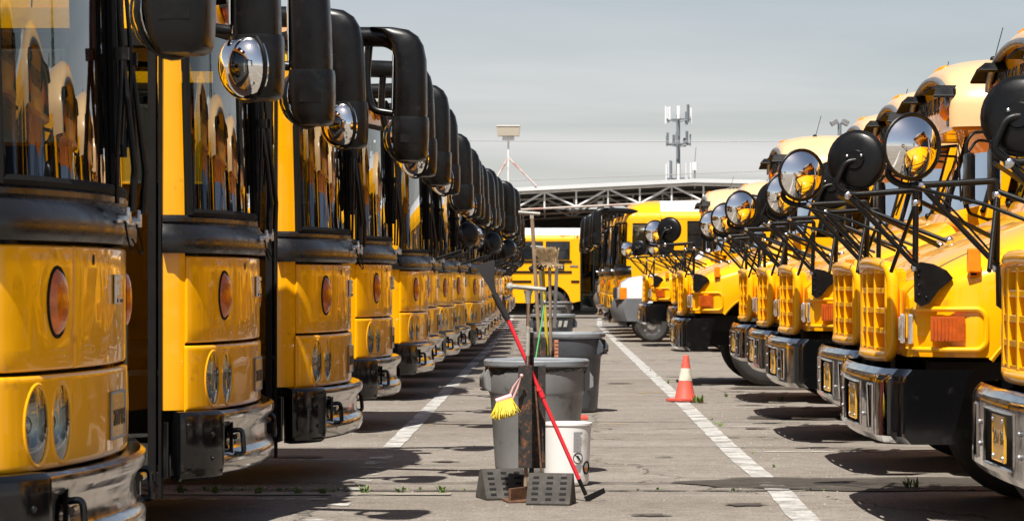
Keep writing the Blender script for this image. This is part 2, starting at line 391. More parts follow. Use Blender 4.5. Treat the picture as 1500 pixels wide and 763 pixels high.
# ------------------------------------------------------------------ mesh helpers
class MB:
    def __init__(s):
        s.v = []; s.f = []; s.m = []
    def add(s, vs, fs, mi=0):
        o = len(s.v)
        s.v += [tuple(p) for p in vs]
        for f in fs:
            s.f.append([i + o for i in f]); s.m.append(mi)
        return s
    def box(s, c, d, rot=None, mi=0, taper=None):
        x, y, z = d[0] / 2, d[1] / 2, d[2] / 2
        vs = [Vector(p) for p in ((-x, -y, -z), (x, -y, -z), (x, y, -z), (-x, y, -z), (-x, -y, z), (x, -y, z), (x, y, z), (-x, y, z))]
        if taper:
            for p in vs[4:]:
                p.x *= taper[0]; p.y *= taper[1]
        if rot is not None:
            vs = [rot @ p for p in vs]
        c = Vector(c)
        return s.add([p + c for p in vs], [(0, 3, 2, 1), (4, 5, 6, 7), (0, 1, 5, 4), (1, 2, 6, 5), (2, 3, 7, 6), (3, 0, 4, 7)], mi)
    def tube(s, pts, r, n=8, mi=0, closed=False, flat=None):
        pts = [Vector(p) for p in pts]
        k = len(pts)
        rs = r if isinstance(r, (list, tuple)) else [r] * k
        vs = []; prev = None
        for i, p in enumerate(pts):
            if closed:
                t = pts[(i + 1) % k] - pts[i - 1]
            else:
                t = pts[min(i + 1, k - 1)] - pts[max(i - 1, 0)]
            t.normalize()
            if prev is None:
                a = Vector((0, 0, 1)) if abs(t.z) < 0.9 else Vector((1, 0, 0))
                u = t.cross(a).normalized()
            else:
                u = (prev - t * prev.dot(t))
                u = u.normalized() if u.length > 1e-6 else t.orthogonal().normalized()
            w = t.cross(u); prev = u
            for j in range(n):
                a = 2 * PI * j / n
                vs.append(p + (u * math.cos(a) + w * math.sin(a) * (flat or 1)) * rs[i])
        fs = []
        for i in range(k if closed else k - 1):
            i2 = (i + 1) % k
            for j in range(n):
                j2 = (j + 1) % n
                fs.append((i * n + j, i * n + j2, i2 * n + j2, i2 * n + j))
        if not closed:
            fs.append(tuple(range(n - 1, -1, -1))); fs.append(tuple((k - 1) * n + j for j in range(n)))
        return s.add(vs, fs, mi)
    def lathe(s, prof, n=24, mat=None, mi=0, a0=0.0, a1=2 * PI):
        full = abs(a1 - a0 - 2 * PI) < 1e-6
        m = n if full else n + 1
        vs = []
        for r, z in prof:
            for j in range(m):
                a = a0 + (a1 - a0) * j / n
                p = Vector((r * math.cos(a), r * math.sin(a), z))
                vs.append(mat @ p if mat is not None else p)
        fs = []
        for i in range(len(prof) - 1):
            for j in range(n):
                j2 = (j + 1) % m
                fs.append((i * m + j, i * m + j2, (i + 1) * m + j2, (i + 1) * m + j))
        return s.add(vs, fs, mi)
    def prism(s, poly, vec, mi=0):
        k = len(poly); vec = Vector(vec)
        a = [Vector(p) for p in poly]
        vs = a + [p + vec for p in a]
        fs = [tuple(range(k - 1, -1, -1)), tuple(range(k, 2 * k))]
        for i in range(k):
            fs.append((i, (i + 1) % k, k + (i + 1) % k, k + i))
        return s.add(vs, fs, mi)
    def loft(s, rings, closed=True, cap=True, mi=0):
        n = len(rings[0]); vs = [p for r in rings for p in r]; fs = []
        for i in range(len(rings) - 1):
            for j in range(n if closed else n - 1):
                j2 = (j + 1) % n
                fs.append((i * n + j, i * n + j2, (i + 1) * n + j2, (i + 1) * n + j))
        if cap and closed:
            fs.append(tuple(range(n - 1, -1, -1))); fs.append(tuple((len(rings) - 1) * n + j for j in range(n)))
        return s.add(vs, fs, mi)
    def grid(s, fn, us, vs_, mi=0, skip=None):
        vs = [fn(u, v) for u in us for v in vs_]
        n = len(vs_); fs = []
        for i in range(len(us) - 1):
            for j in range(n - 1):
                if skip and skip(i, j): continue
                fs.append((i * n + j, (i + 1) * n + j, (i + 1) * n + j + 1, i * n + j + 1))
        return s.add(vs, fs, mi)
    def ball(s, c, r, nu=14, nv=8, rot=None, mi=0, v0=0.0, v1=PI):
        c = Vector(c); r = Vector(r) if not isinstance(r, (int, float)) else Vector((r, r, r))
        prof = []
        vs = []
        for i in range(nv + 1):
            th = v0 + (v1 - v0) * i / nv
            for j in range(nu):
                a = 2 * PI * j / nu
                p = Vector((r.x * math.sin(th) * math.cos(a), r.y * math.sin(th) * math.sin(a), r.z * math.cos(th)))
                vs.append((rot @ p if rot is not None else p) + c)
        fs = []
        for i in range(nv):
            for j in range(nu):
                j2 = (j + 1) % nu
                fs.append((i * nu + j, (i + 1) * nu + j, (i + 1) * nu + j2, i * nu + j2))
        return s.add(vs, fs, mi)
    def mesh(s, name, mats, smooth=38, bevel=0, seg=2):
        me = bpy.data.meshes.new(name)
        me.from_pydata(s.v, [], s.f)
        mats = mats if isinstance(mats, (list, tuple)) else [mats]
        for m in mats:
            me.materials.append(M[m] if isinstance(m, str) else m)
        me.polygons.foreach_set('material_index', s.m)
        bm = bmesh.new(); bm.from_mesh(me)
        bmesh.ops.remove_doubles(bm, verts=bm.verts, dist=2e-5)
        bmesh.ops.recalc_face_normals(bm, faces=bm.faces)
        if bevel:
            es = [e for e in bm.edges if len(e.link_faces) == 2 and e.calc_face_angle(0) > math.radians(28)]
            if es:
                bmesh.ops.bevel(bm, geom=es, offset=bevel, segments=seg, profile=0.6, affect='EDGES', clamp_overlap=True)
        bm.to_mesh(me); bm.free()
        if smooth:
            me.polygons.foreach_set('use_smooth', [True] * len(me.polygons))
            me.set_sharp_from_angle(angle=math.radians(smooth))
        me.update()
        return me

def obj(name, me, parent=None, loc=(0, 0, 0), rot=(0, 0, 0)):
    o = bpy.data.objects.new(name, me)
    COL.objects.link(o)
    o.parent = parent
    o.location = loc; o.rotation_euler = rot
    return o
def tag(o, label=None, cat=None, group=None, kind=None):
    if label: o['label'] = label
    if cat: o['category'] = cat
    if group: o['group'] = group
    if kind: o['kind'] = kind
    return o
def thing(name, label, cat, loc=(0, 0, 0), rz=0.0, group=None):
    o = bpy.data.objects.new(name, None)
    o.empty_display_size = 0.2
    COL.objects.link(o)
    o.location = loc; o.rotation_euler = (0, 0, rz)
    return tag(o, label, cat, group)
def kids(o):
    return [c for c in list(bpy.data.objects) if c.parent == o]
_children = {}
def copy_tree(o, parent=None, index=None):
    c = o.copy(); COL.objects.link(c); c.parent = parent
    for ch in index.get(o.name, ()):
        copy_tree(ch, c, index)
    return c
def child_index():
    d = {}
    for o in bpy.data.objects:
        if o.parent: d.setdefault(o.parent.name, []).append(o)
    return d
def P(name, mb, mats, parent, smooth=38, bevel=0, seg=2, loc=(0, 0, 0), rot=(0, 0, 0), label=None):
    o = obj(name, mb.mesh(name, mats, smooth, bevel, seg), parent, loc, rot)
    if label: o['label'] = label
    return o
def lin(a, b, n):
    return [a + (b - a) * i / (n - 1) for i in range(n)]
def bez(pts, n=8):
    """smooth polyline through points (Catmull-Rom)"""
    p = [Vector(q) for q in pts]; out = []
    for i in range(len(p) - 1):
        a = p[max(i - 1, 0)]; b = p[i]; c = p[i + 1]; d = p[min(i + 2, len(p) - 1)]
        for k in range(n):
            t = k / n
            out.append(0.5 * ((2 * b) + (c - a) * t + (2 * a - 5 * b + 4 * c - d) * t * t + (3 * b - a - 3 * c + d) * t ** 3))
    out.append(p[-1]); return out
def bend(pts, r=0.06, n=5):
    """polyline with rounded corners"""
    p = [Vector(q) for q in pts]; out = [p[0]]
    for i in range(1, len(p) - 1):
        a = (p[i - 1] - p[i]); b = (p[i + 1] - p[i])
        q = min(r, a.length * 0.45, b.length * 0.45)
        A = p[i] + a.normalized() * q; B = p[i] + b.normalized() * q
        for k in range(n + 1):
            t = k / n
            out.append(A * (1 - t) ** 2 + p[i] * 2 * t * (1 - t) + B * t * t)
    out.append(p[-1]); return out
def text_mesh(body, size, mat, extrude=0.002, align='CENTER'):
    cu = bpy.data.curves.new('lettering', 'FONT')
    cu.body = body; cu.size = size; cu.extrude = extrude; cu.align_x = align; cu.align_y = 'CENTER'
    cu.resolution_u = 3
    o = bpy.data.objects.new('lettering', cu)
    COL.objects.link(o)
    bpy.context.view_layer.update()
    me = bpy.data.meshes.new_from_object(o.evaluated_get(bpy.context.evaluated_depsgraph_get()))
    bpy.data.objects.remove(o)
    me.name = 'lettering'
    me.materials.clear(); me.materials.append(M[mat])
    return me
RX = Matrix.Rotation
def basis(nrm, up=(0, 0, 1)):
    """matrix whose Z column is nrm"""
    z = Vector(nrm).normalized(); x = Vector(up).cross(z)
    x = x.normalized() if x.length > 1e-5 else Vector((1, 0, 0))
    y = z.cross(x)
    return Matrix((x, y, z)).transposed().to_4x4()

# ------------------------------------------------------------------ ground and markings
g = MB()
g.add([(-1500, -300, 0), (1500, -300, 0), (1500, 3500, 0), (-1500, 3500, 0)], [(0, 1, 2, 3)])
tag(P('ground', g, 'asphalt', None, smooth=0), kind='structure')

def strip(name, pts, w, z, mat, seed=1, jitter=0.007, step=0.3):
    """painted strip with a ragged edge along a ground polyline"""
    rnd = random.Random(seed)
    L = []
    for a, b in zip(pts[:-1], pts[1:]):
        a = Vector((*a, 0)); b = Vector((*b, 0)); n = max(1, int((b - a).length / step))
        for i in range(n): L.append(a.lerp(b, i / n))
    L.append(Vector((*pts[-1], 0)))
    vs = []; fs = []
    for i, p in enumerate(L):
        t = (L[min(i + 1, len(L) - 1)] - L[max(i - 1, 0)]).normalized()
        n = Vector((-t.y, t.x, 0))
        for sgn in (-1, 1):
            q = p + n * sgn * (w / 2 + rnd.uniform(-jitter, jitter)); vs.append((q.x, q.y, z))
        if i: fs.append((2 * i - 2, 2 * i - 1, 2 * i + 1, 2 * i))
    mb = MB(); mb.add(vs, fs)
    o = P(name, mb, mat, None, smooth=0)
    return tag(o, kind='structure')
strip('lane_line_right', [(1.43, 5), (1.46, 14.6), (1.49, 16.6), (1.47, 20), (1.50, 28), (1.52, 40), (1.56, 62), (1.60, 78), (1.90, 92), (2.3, 102)], 0.16, 0.006, 'line_white', 3)
strip('lane_line_left', [(-1.33, 6), (-1.26, 17), (-1.25, 21)], 0.17, 0.006, 'line_faint', 14)
strip('lane_line_left', [(-1.25, 21), (-1.24, 24), (-1.20, 34), (-1.12, 60), (-1.15, 80), (-1.3, 100)], 0.15, 0.006, 'line_white', 4)
for i in range(26):
    y = 6.3 + 3.55 * i + random.uniform(-.1, .1)
    strip('stall_line', [(1.62, y), (13, y + random.uniform(-.05, .05))], 0.09, 0.0045, 'line_thin', 20 + i, step=0.4)
    y = 5.6 + 3.5 * i + random.uniform(-.1, .1)
    strip('stall_line', [(-13, y), (-1.35, y)], 0.09, 0.0045, 'line_thin', 60 + i, step=0.4)
for i, (x0, x1, y) in enumerate(((-1.2, -.35, 31.0), (.9, 1.4, 31.2), (.7, 1.35, 45), (-1.1, -.6, 24.3), (.5, 1.0, 24.4), (1.7, 2.6, 27))):
    strip('yellow_mark', [(x0, y), (x1, y + .03)], 0.10, 0.0065, 'line_yellow', 90 + i)
strip('pavement_joint', [(-9, 16.75), (-2.0, 16.7), (-.4, 16.62), (1.2, 16.66), (9, 16.8)], 0.055, 0.008, 'crack', 101, 0.02)
strip('pavement_joint', [(-9, 17.3), (9, 17.2)], 0.03, 0.008, 'crack', 102, 0.012)
strip('pavement_joint', [(-9, 20.9), (9, 21.0)], 0.03, 0.008, 'crack', 103, 0.012)
strip('pavement_joint', [(-9, 24.9), (9, 24.6)], 0.04, 0.008, 'crack', 104, 0.012)
strip('pavement_joint', [(-9, 13.2), (9, 13.4)], 0.03, 0.008, 'crack', 105, 0.012)
strip('concrete_strip', [(-9, 16.42), (-1.7, 16.40), (-.6, 16.38)], 0.16, 0.0075, 'patch', 106, 0.02)
def blot(cx, cy, rx, ry, seed, mat='stain', z=0.0085, name='oil_stain'):
    rnd = random.Random(seed); mb = MB(); n = 40
    vs = [(cx, cy, z)]
    for k in range(n):
        a = 2 * PI * k / n
        q = 0.8 + 0.35 * mnoise.noise(Vector((math.cos(a) * 1.7, math.sin(a) * 1.7, seed)))
        vs.append((cx + rx * q * math.cos(a), cy + ry * q * math.sin(a), z))
    mb.add(vs, [(0, 1 + k, 1 + (k + 1) % n) for k in range(n)])
    return tag(P(name, mb, mat, None, smooth=0), kind='structure')
blot(2.05, 17.2, 1.45, .72, 1.3)
blot(2.6, 25.5, .9, .5, 5.1)
blot(-.9, 13.8, .5, .35, 9.7)
blot(3.0, 32.5, 1.0, .5, 11.7)

for k, (bx_, by_, br) in enumerate(((2.5, 20.6, .22), (1.9, 23.6, .15), (2.9, 27.4, .3), (-.75, 19.3, .12), (.9, 19.8, .10), (.6, 14.9, .13), (-.55, 27.5, .14), (.95, 34, .2), (-1.9, 19.8, .25), (1.2, 15.6, .16))):
    blot(bx_, by_, br, br * .75, 20.3 + k * 1.7)
for k, (x0, x1, y) in enumerate(((-1.1, 1.3, 18.9), (-.9, 1.4, 22.8), (-1.0, 1.2, 29.2), (-.9, 1.3, 36.0), (-.9, 1.35, 47.0))):
    strip('pavement_joint', [(x0, y), (x0 + .9, y + .05), (x1, y - .03)], 0.022, 0.008, 'crack', 130 + k, 0.012)
# grit swept against the stall ends
gt = MB(); rg = random.Random(31)
for k in range(600):
    y = rg.uniform(13.5, 36); x = rg.choice((rg.gauss(1.95, .35), rg.gauss(1.75, .12), rg.gauss(-1.45, .15), rg.uniform(-1.2, 1.5)))
    r = rg.uniform(.003, .009)
    gt.add([(x - r, y - r, .0), (x + r, y - r * .6, .0), (x + r * .7, y + r, .0), (x - r * .8, y + r * .8, .0), (x, y, r * 1.3)], [(0, 1, 4), (1, 2, 4), (2, 3, 4), (3, 0, 4)])
tag(P('grit', gt, 'grit', None, smooth=0), 'pale grit scattered along the edges of the aisle', 'grit', kind='stuff')
# weeds in the pavement joints
wd = MB(); rw = random.Random(5)
def tuft(x, y, h, n):
    for k in range(n):
        a = rw.uniform(0, 2 * PI); ln = h * rw.uniform(.5, 1.1); sp = rw.uniform(.2, .9) * h
        w = rw.uniform(.004, .009)
        p0 = Vector((x + rw.uniform(-.02, .02), y + rw.uniform(-.02, .02), 0.0))
        d = Vector((math.cos(a), math.sin(a), 0)); sd = Vector((-d.y, d.x, 0)) * w
        p1 = p0 + d * sp * .5 + Vector((0, 0, ln * .7)); p2 = p0 + d * sp + Vector((0, 0, ln))
        wd.add([p0 - sd * .6, p0 + sd * .6, p1 + sd, p1 - sd, p2], [(0, 1, 2, 3), (3, 2, 4)])
for k in range(80):
    x = rw.choice((rw.uniform(-3.2, -.2), rw.uniform(-2.4, -1.3), rw.uniform(.45, 4.2)))
    tuft(x, 16.68 + rw.uniform(-.05, .12), rw.uniform(.008, .028), 5)
for k in range(9):
    tuft(-2.6 + .25 * k + rw.uniform(-.08, .08), 16.45 + rw.uniform(-.04, .04), rw.uniform(.04, .065), 16)
for k in range(12):
    tuft(1.62 + rw.uniform(-.08, .12), rw.uniform(17, 40), rw.uniform(.015, .045), 6)
tuft(1.70, 28.6, .10, 24); tuft(1.66, 28.7, .09, 18); tuft(2.65, 29.2, .07, 16); tuft(2.1, 30.2, .05, 12)
for k in range(6): tuft(2.5 + rw.uniform(-.3, 1.2), 16.9 + rw.uniform(-.1, .1), .08, 12)
tag(P('weeds', wd, 'weed', None, smooth=0), 'low green weeds sprouting from the pavement joints and cracks', 'weeds', kind='stuff')

# ------------------------------------------------------------------ flat-nosed bus (front at x = 0, facing +X, door on -Y)
_half = []
for i in range(21):
    y = i / 20.0 * .9
    _half.append((-.10 - .15 * y * y, y))
for i in range(1, 11):
    t = i / 10
    a, b, c = (-.2215, .9), (-.3025, 1.2), (-.46, 1.2)
    _half.append(tuple(a[k] * (1 - t) ** 2 + 2 * b[k] * t * (1 - t) + c[k] * t * t for k in (0, 1)))
_half.append((-2.6, 1.2))

_arc = [0.0]
for (a, b), (c, d) in zip(_half[:-1], _half[1:]):
    _arc.append(_arc[-1] + math.hypot(c - a, d - b))
def plan(s):
    sg = -1 if s < 0 else 1
    s = abs(s); i = 0
    while i < len(_arc) - 2 and _arc[i + 1] < s: i += 1
    t = (s - _arc[i]) / (_arc[i + 1] - _arc[i])
    x = _half[i][0] + (_half[i + 1][0] - _half[i][0]) * t
    y = _half[i][1] + (_half[i + 1][1] - _half[i][1]) * t
    return x, y * sg
def surf(s, z, off=0.0):
    x, y = plan(s)
    e = 0.02
    x0, y0 = plan(s - e); x1, y1 = plan(s + e)
    tx, ty = x1 - x0, y1 - y0
    l = math.hypot(tx, ty)
    nx, ny = ty / l, -tx / l
    rk = max(0, z - 1.69) * 0.025
    return Vector((x + nx * off - rk, y + ny * off, z))
def edges(a, b, er, n):
    return [a, a + er * .12, a + er * .45, a + er] + lin(a + er, b - er, n)[1:-1] + [b - er, b - er * .45, b - er * .12, b]
def drop(d, er):
    if d >= er: return 0.0
    k = 1 - d / er
    return er * (1 - math.sqrt(max(0, 1 - k * k)))
def panel(mb, s0, s1, z0, z1, off=0.0, er=0.022, ns=14, nz=6, mi=0, skirt=.05):
    us = edges(s0, s1, er, ns); zs = edges(z0, z1, er, nz)
    us = [s0 - 1e-9] + us + [s1 + 1e-9]; zs = [z0 - 1e-9] + zs + [z1 + 1e-9]
    def fn(u, z):
        if u < s0 or u > s1 or z < z0 or z > z1:
            return surf(min(max(u, s0), s1), min(max(z, z0), z1), off - er - skirt)
        d = max(drop(min(u - s0, s1 - u), er), drop(min(z - z0, z1 - z), er))
        return surf(u, z, off - d)
    mb.grid(fn, us, zs, mi)
def sweep(mb, prof, s0, s1, n, mi=0, cap=True):
    rings = [[surf(s, z, o) for o, z in prof] for s in lin(s0, s1, n)]
    mb.loft(rings, True, cap, mi)
def oval(mb, s, z, rs, rz, off, fn, nr=6, n=24, mi=0):
    rings = []
    for i in range(nr + 1):
        rho = max(i / nr, 0.001)
        rings.append([surf(s + rs * rho * math.cos(2 * PI * j / n), z + rz * rho * math.sin(2 * PI * j / n), off + fn(rho)) for j in range(n)])
    mb.loft(rings, True, False, mi)
def ovalring(mb, s, z, rs, rz, off, r, n=28, mi=0):
    mb.tube([surf(s + rs * math.cos(2 * PI * j / n), z + rz * math.sin(2 * PI * j / n), off) for j in range(n)], r, 8, mi, True)

def wheel(parent, x, y, z=.5, r=.5, w=.28, hub='grey_metal', side=-1, rim_mat='black'):
    t = MB(); m = RX(PI / 2, 4, 'X')
    m.translation = (0, 0, 0)
    t.lathe([(r * .56, -w / 2), (r * .62, -w / 2 - .012), (r * .85, -w / 2 - .02), (r * .95, -w / 2 + .01), (r, -w / 2 + .05),
             (r, w / 2 - .05), (r * .95, w / 2 - .01), (r * .85, w / 2 + .02), (r * .62, w / 2 + .012), (r * .56, w / 2)], 36, m)
    for k in (-.07, 0, .07):
        t.lathe([(r + .001, k - .012), (r + .008, k - .008), (r + .008, k + .008), (r + .001, k + .012)], 36, m)
    o = thing_part('wheel', parent, (x, y, z))
    P('tyre', t, 'tyre', o)
    q = MB()
    f = side * (w / 2)
    q.lathe([(r * .575, f), (r * .56, f - side * .03), (r * .50, f - side * .07), (r * .30, f - side * .075), (r * .27, f - side * .02), (r * .15, f + side * .01), (0.001, f + side * .012)], 30, RX(-PI / 2, 4, 'X'))
    for k in range(8):
        a = 2 * PI * k / 8
        q.tube([(r * .38 * math.cos(a), f - side * .08, r * .38 * math.sin(a)), (r * .38 * math.cos(a), f - side * .045, r * .38 * math.sin(a))], .018, 6)
    P('rim', q, rim_mat, o)
    return o
def thing_part(name, parent, loc=(0, 0, 0)):
    o = bpy.data.objects.new(name, None); o.empty_display_size = .1
    COL.objects.link(o); o.parent = parent; o.location = loc
    return o

ROOF_C = (-1.15, 0.0)
ZR, HR = 2.80, 0.46
def dome(s, v):
    p = surf(s, 2.72, -.004) if abs(s) < 1.5 else surf(s, 2.72, -.004)
    bx, by = p.x, p.y
    gq = 1 - math.cos(v * PI / 2)
    return Vector((bx + (ROOF_C[0] - bx) * gq, by * (1 - gq), ZR + HR * math.sin(v * PI / 2)))

def mirror_head(root, sd, far):
    """hanging mirror on a curved arm; sd = -1 near side, +1 far side"""
    y = sd * 1.33
    mr = thing_part('mirror', root, (0, 0, 0))
    h = MB()
    def ring(z, x0, x1, w, e=3.6):
        out = []
        for j in range(24):
            a = 2 * PI * j / 24
            ca, sa = math.cos(a), math.sin(a)
            cx = abs(ca) ** (2 / e) * (1 if ca >= 0 else -1); sy = abs(sa) ** (2 / e) * (1 if sa >= 0 else -1)
            out.append(Vector(((x0 + x1) / 2 + (x1 - x0) / 2 * cx, y + w * sy, z)))
        return out
    h.loft([ring(2.44, .275, .485, .125), ring(2.50, .268, .487, .13), ring(2.70, .268, .482, .13), ring(2.84, .262, .475, .125),
            ring(2.93, .245, .455, .12), ring(2.99, .21, .42, .105), ring(3.03, .16, .36, .09), ring(3.045, .10, .27, .065)])
    P('housing', h, 'mirror_black', mr, 50)
    b = MB()
    b.loft([ring(2.455, .262, .496, .135), ring(2.43, .258, .50, .14), ring(2.32, .262, .50, .14), ring(2.24, .272, .497, .138),
            ring(2.20, .288, .492, .132), ring(2.178, .305, .484, .12), ring(2.168, .315, .46, .12), ring(2.166, .35, .43, .05)])
    bowl = P('lower_bowl', b, 'mirror_black', mr, 50)
    e = MB()
    e.box((.38, y + (-.139), 2.31), (.11, .004, .055))
    e2 = P('badge', e, 'black', bowl, 0)
    # convex lens facing the driver
    l = MB()
    d = Vector((-.80, -sd * .60, -.06))
    mt = basis(d)
    mt.translation = Vector((.335, y - sd * .05, 2.315))
    prof = [(.155 * math.sin(t), .12 * math.cos(t)) for t in lin(0.001, PI / 2, 9)]
    l.lathe(prof + [(.155, -.02)], 28, mt)
    lo = P('convex_lens', l, 'lens_chrome', mr, 60)
    rmb = MB(); rmb.tube([mt @ Vector((.156 * math.cos(a), .156 * math.sin(a), 0)) for a in lin(0, 2 * PI, 29)[:-1]], .011, 8, 0, True)
    P('lens_rim', rmb, 'black', lo)
    f = MB()
    f.box((.262, y, 2.68), (.01, .19, .36))
    P('flat_glass', f, 'lens_chrome', mr, 0, .004)
    a = MB()
    a.tube(bend([(.30, y, 2.94), (.22, y * .99, 2.985), (.02, y * .95, 2.99), (-.42, y * .85, 2.98), (-.62, y * .78, 2.93)], .12, 7),
           .066, 12)
    a2 = MB()
    a2.tube(bend([(.262, y, 2.48), (.12, y * .985, 2.50), (.08, y * .97, 2.70), (.10, y * .965, 3.00)], .10, 6), .026, 10)
    P('arm', a, 'mirror_black', mr, 60)
    P('brace', a2, 'mirror_black', mr, 60)
    return mr

def wiper(root, sd):
    w = thing_part('wiper', root)
    p = MB()
    p0 = surf(sd * .13, 1.60, .085)
    p.tube([surf(sd * .13, 1.60, .03), surf(sd * .13, 1.60, .10)], .022, 10)
    p.box(surf(sd * .13, 1.612, .09), (.02, .032, .07))
    p.box(surf(sd * .13 - .05, 1.59, .07), (.02, .11, .016))
    P('pivot', p, 'bright_metal', w, 30, .004)
    a = MB()
    q = surf(sd * .10, 2.26, .075)
    a.tube([p0 + Vector((.02, 0, .03)), p0 + Vector((.03, 0, .20)), q], [.018, .014, .011], 8)
    a.tube([surf(sd * .20, 1.66, .06), surf(sd * .22, 1.85, .07), q + Vector((0, sd * .02, -.03))], .009, 8)
    P('arm', a, 'black', w)
    b = MB()
    b.tube([surf(sd * .085, z, .035) for z in lin(1.86, 2.66, 12)], .012, 6, 0, False, 1.6)
    b.tube([surf(sd * .085, z, .055 + .02 * math.sin((z - 1.9) / .72 * PI)) for z in lin(1.9, 2.62, 10)], .010, 6)
    b.box(q, (.05, .035, .05))
    P('blade', b, 'black', w)
    c = MB()
    c.tube(bez([surf(sd * .13 - .02, 1.59, .08), surf(sd * .16, 1.50, .10), surf(sd * .10, 1.47, .10), surf(sd * .06, 1.53, .07)], 6), .004, 5)
    P('hose', c, 'rubber', w)

def make_flat_bus(name, label, group):
    R = thing(name, label, 'school bus', group=group)
    # --- front skins
    back = MB()
    panel(back, -1.29, 1.29, .60, 1.72, -.085, .01, 40, 4)
    P('front_frame', back, 'dark', R)
    for sd in (-1, 1):
        pm = MB()
        a, b = sorted((sd * 1.185, sd * 1.32))
        us = [a, (a + b) / 2, b]
        pm.grid(lambda u, z: surf(u, z, .0), us, lin(.66, 2.80, 10))
        pm.grid(lambda u, z: surf(u, z, -.05), us, lin(.66, 2.80, 10))
        P('corner_post', pm, 'yellow', R)
        pm = MB()
        a, b = sorted((sd * .605, sd * 1.185))
        panel(pm, a, b, 1.017, 1.482, .012, .011, 18, 7)
        pn = P('upper_panel', pm, 'yellow', R)
        lm = MB()
        ovalring(lm, sd * .77, 1.27, .085, .130, .013, .007)
        tl = P('lamp_rim', lm, 'rubber', pn)
        lm = MB()
        oval(lm, sd * .77, 1.27, .082, .126, .012, lambda r: .035 * math.sqrt(max(0, 1 - r * r)))
        P('turn_lamp', lm, 'amber_oval', R)
    cp = MB(); panel(cp, -.595, .595, 1.017, 1.482, .014, .011, 16, 7)
    cpo = P('access_panel', cp, 'yellow', R)
    em = MB()
    em.box(surf(0, 1.315, .024), (.012, .11, .12)); em.box(surf(0, 1.36, .032), (.014, .10, .022)); em.box(surf(0, 1.27, .032), (.014, .10, .02), mi=1)
    em.box(surf(0, 1.315, .032), (.01, .085, .05))
    P('latch', em, ['bright_metal', 'rust2'], cpo, 0, .003)
    hole = MB(); oval(hole, -.38, 1.43, .014, .022, .014, lambda r: .002, 2, 12)
    oval(hole, .38, 1.43, .014, .022, .014, lambda r: .002, 2, 12)
    P('key_hole', hole, 'ink', cpo)
    HLS = (-.95, -.745, .745, .95)
    lp = MB(); us = edges(-1.195, 1.195, .016, 200); zs = edges(.652, 1.003, .016, 28)
    def lpf(u, z):
        d = max(drop(min(u + 1.195, 1.195 - u), .016), drop(min(z - .652, 1.003 - z), .016))
        return surf(u, z, .02 - d)
    def lps(i, j):
        u = (us[i] + us[i + 1]) / 2; z = (zs[j] + zs[j + 1]) / 2
        return any(((u - s) / .088) ** 2 + ((z - .82) / .146) ** 2 < 1 for s in HLS)
    lp.grid(lpf, us, zs, 0, lps)
    lpo = P('lower_panel', lp, 'yellow', R)
    for s in HLS:
        hl = thing_part('headlight', R)
        b = MB(); ovalring(b, s, .82, .091, .149, .016, .010)
        P('bezel', b, 'yellow', hl)
        b = MB(); oval(b, s, .82, .091, .149, .0, lambda r: .010 - .055 * (1 - r ** 2.2), 12, 28)
        P('reflector', b, 'lamp_glass', hl, 60)
        b = MB(); oval(b, s, .82, .030, .042, -.04, lambda r: .035 * math.sqrt(max(0, 1 - r * r)), 4, 16)
        P('bulb', b, 'lens_chrome', hl)
        b = MB(); oval(b, s, .82, .090, .148, .018, lambda r: .012 * (1 - r * r), 6, 28)
        P('lens', b, 'glass', hl, 60)
    pl = MB()
    panel(pl, -.155, .155, .725, .90, .030, .004, 6, 3)
    po = P('number_plate', pl, 'plate', R)
    fr = MB()
    for (s0, z0, s1, z1) in ((-.16, .722, .16, .722), (-.16, .903, .16, .903), (-.16, .722, -.16, .903), (.16, .722, .16, .903)):
        fr.tube([surf(s0, z0, .03), surf(s1, z1, .03)], .006, 6)
    P('plate_frame', fr, 'grey_metal', po)
    tm = text_mesh('S2 31R', .095, 'plate_ink', .002)
    to = obj('plate_number', tm, po, surf(0, .80, .032), (PI / 2, 0, PI / 2))
    # --- moulding under the windscreen
    mo = MB()
    sweep(mo, [(-.03, 1.495), (.045, 1.497), (.058, 1.515), (.060, 1.575), (.048, 1.605), (.022, 1.640), (.012, 1.655), (.022, 1.665), (.022, 1.685), (.008, 1.70), (-.05, 1.70)], -1.31, 1.31, 60)
    P('cowl_moulding', mo, 'cowl_black', R, 40)
    # --- windscreen
    ws = thing_part('windscreen', R)
    for sd in (-1, 1):
        gm = MB(); a, b = sorted((sd * .022, sd * 1.15))
        gm.grid(lambda u, z: surf(u, z, .0), lin(a, b, 24), lin(1.70, 2.72, 8))
        P('pane', gm, 'glass', ws)
    gk = MB()
    for z in (1.715, 2.705):
        gk.tube([surf(s, z, .004) for s in lin(-1.155, 1.155, 40)], .022, 6)
    for s in (-1.157, 1.157):
        gk.tube([surf(s, z, .004) for z in lin(1.70, 2.72, 8)], .022, 6)
    gk.tube([surf(0, z, .004) for z in lin(1.70, 2.72, 8)], .026, 6)
    P('gasket', gk, 'rubber', ws)
    for sd in (-1, 1): wiper(R, sd)
    # --- header, roof
    hd = MB()
    hd.grid(lambda u, z: surf(u, min(z, 2.72), -.004) + Vector((0, 0, max(0, z - 2.72))), lin(-1.98, 1.98, 60), [2.70, 2.74, 2.80])
    hd.grid(dome, lin(-1.98, 1.98, 60), lin(0, 1, 12))
    cap = P('front_cap', hd, 'yellow', R, 50)
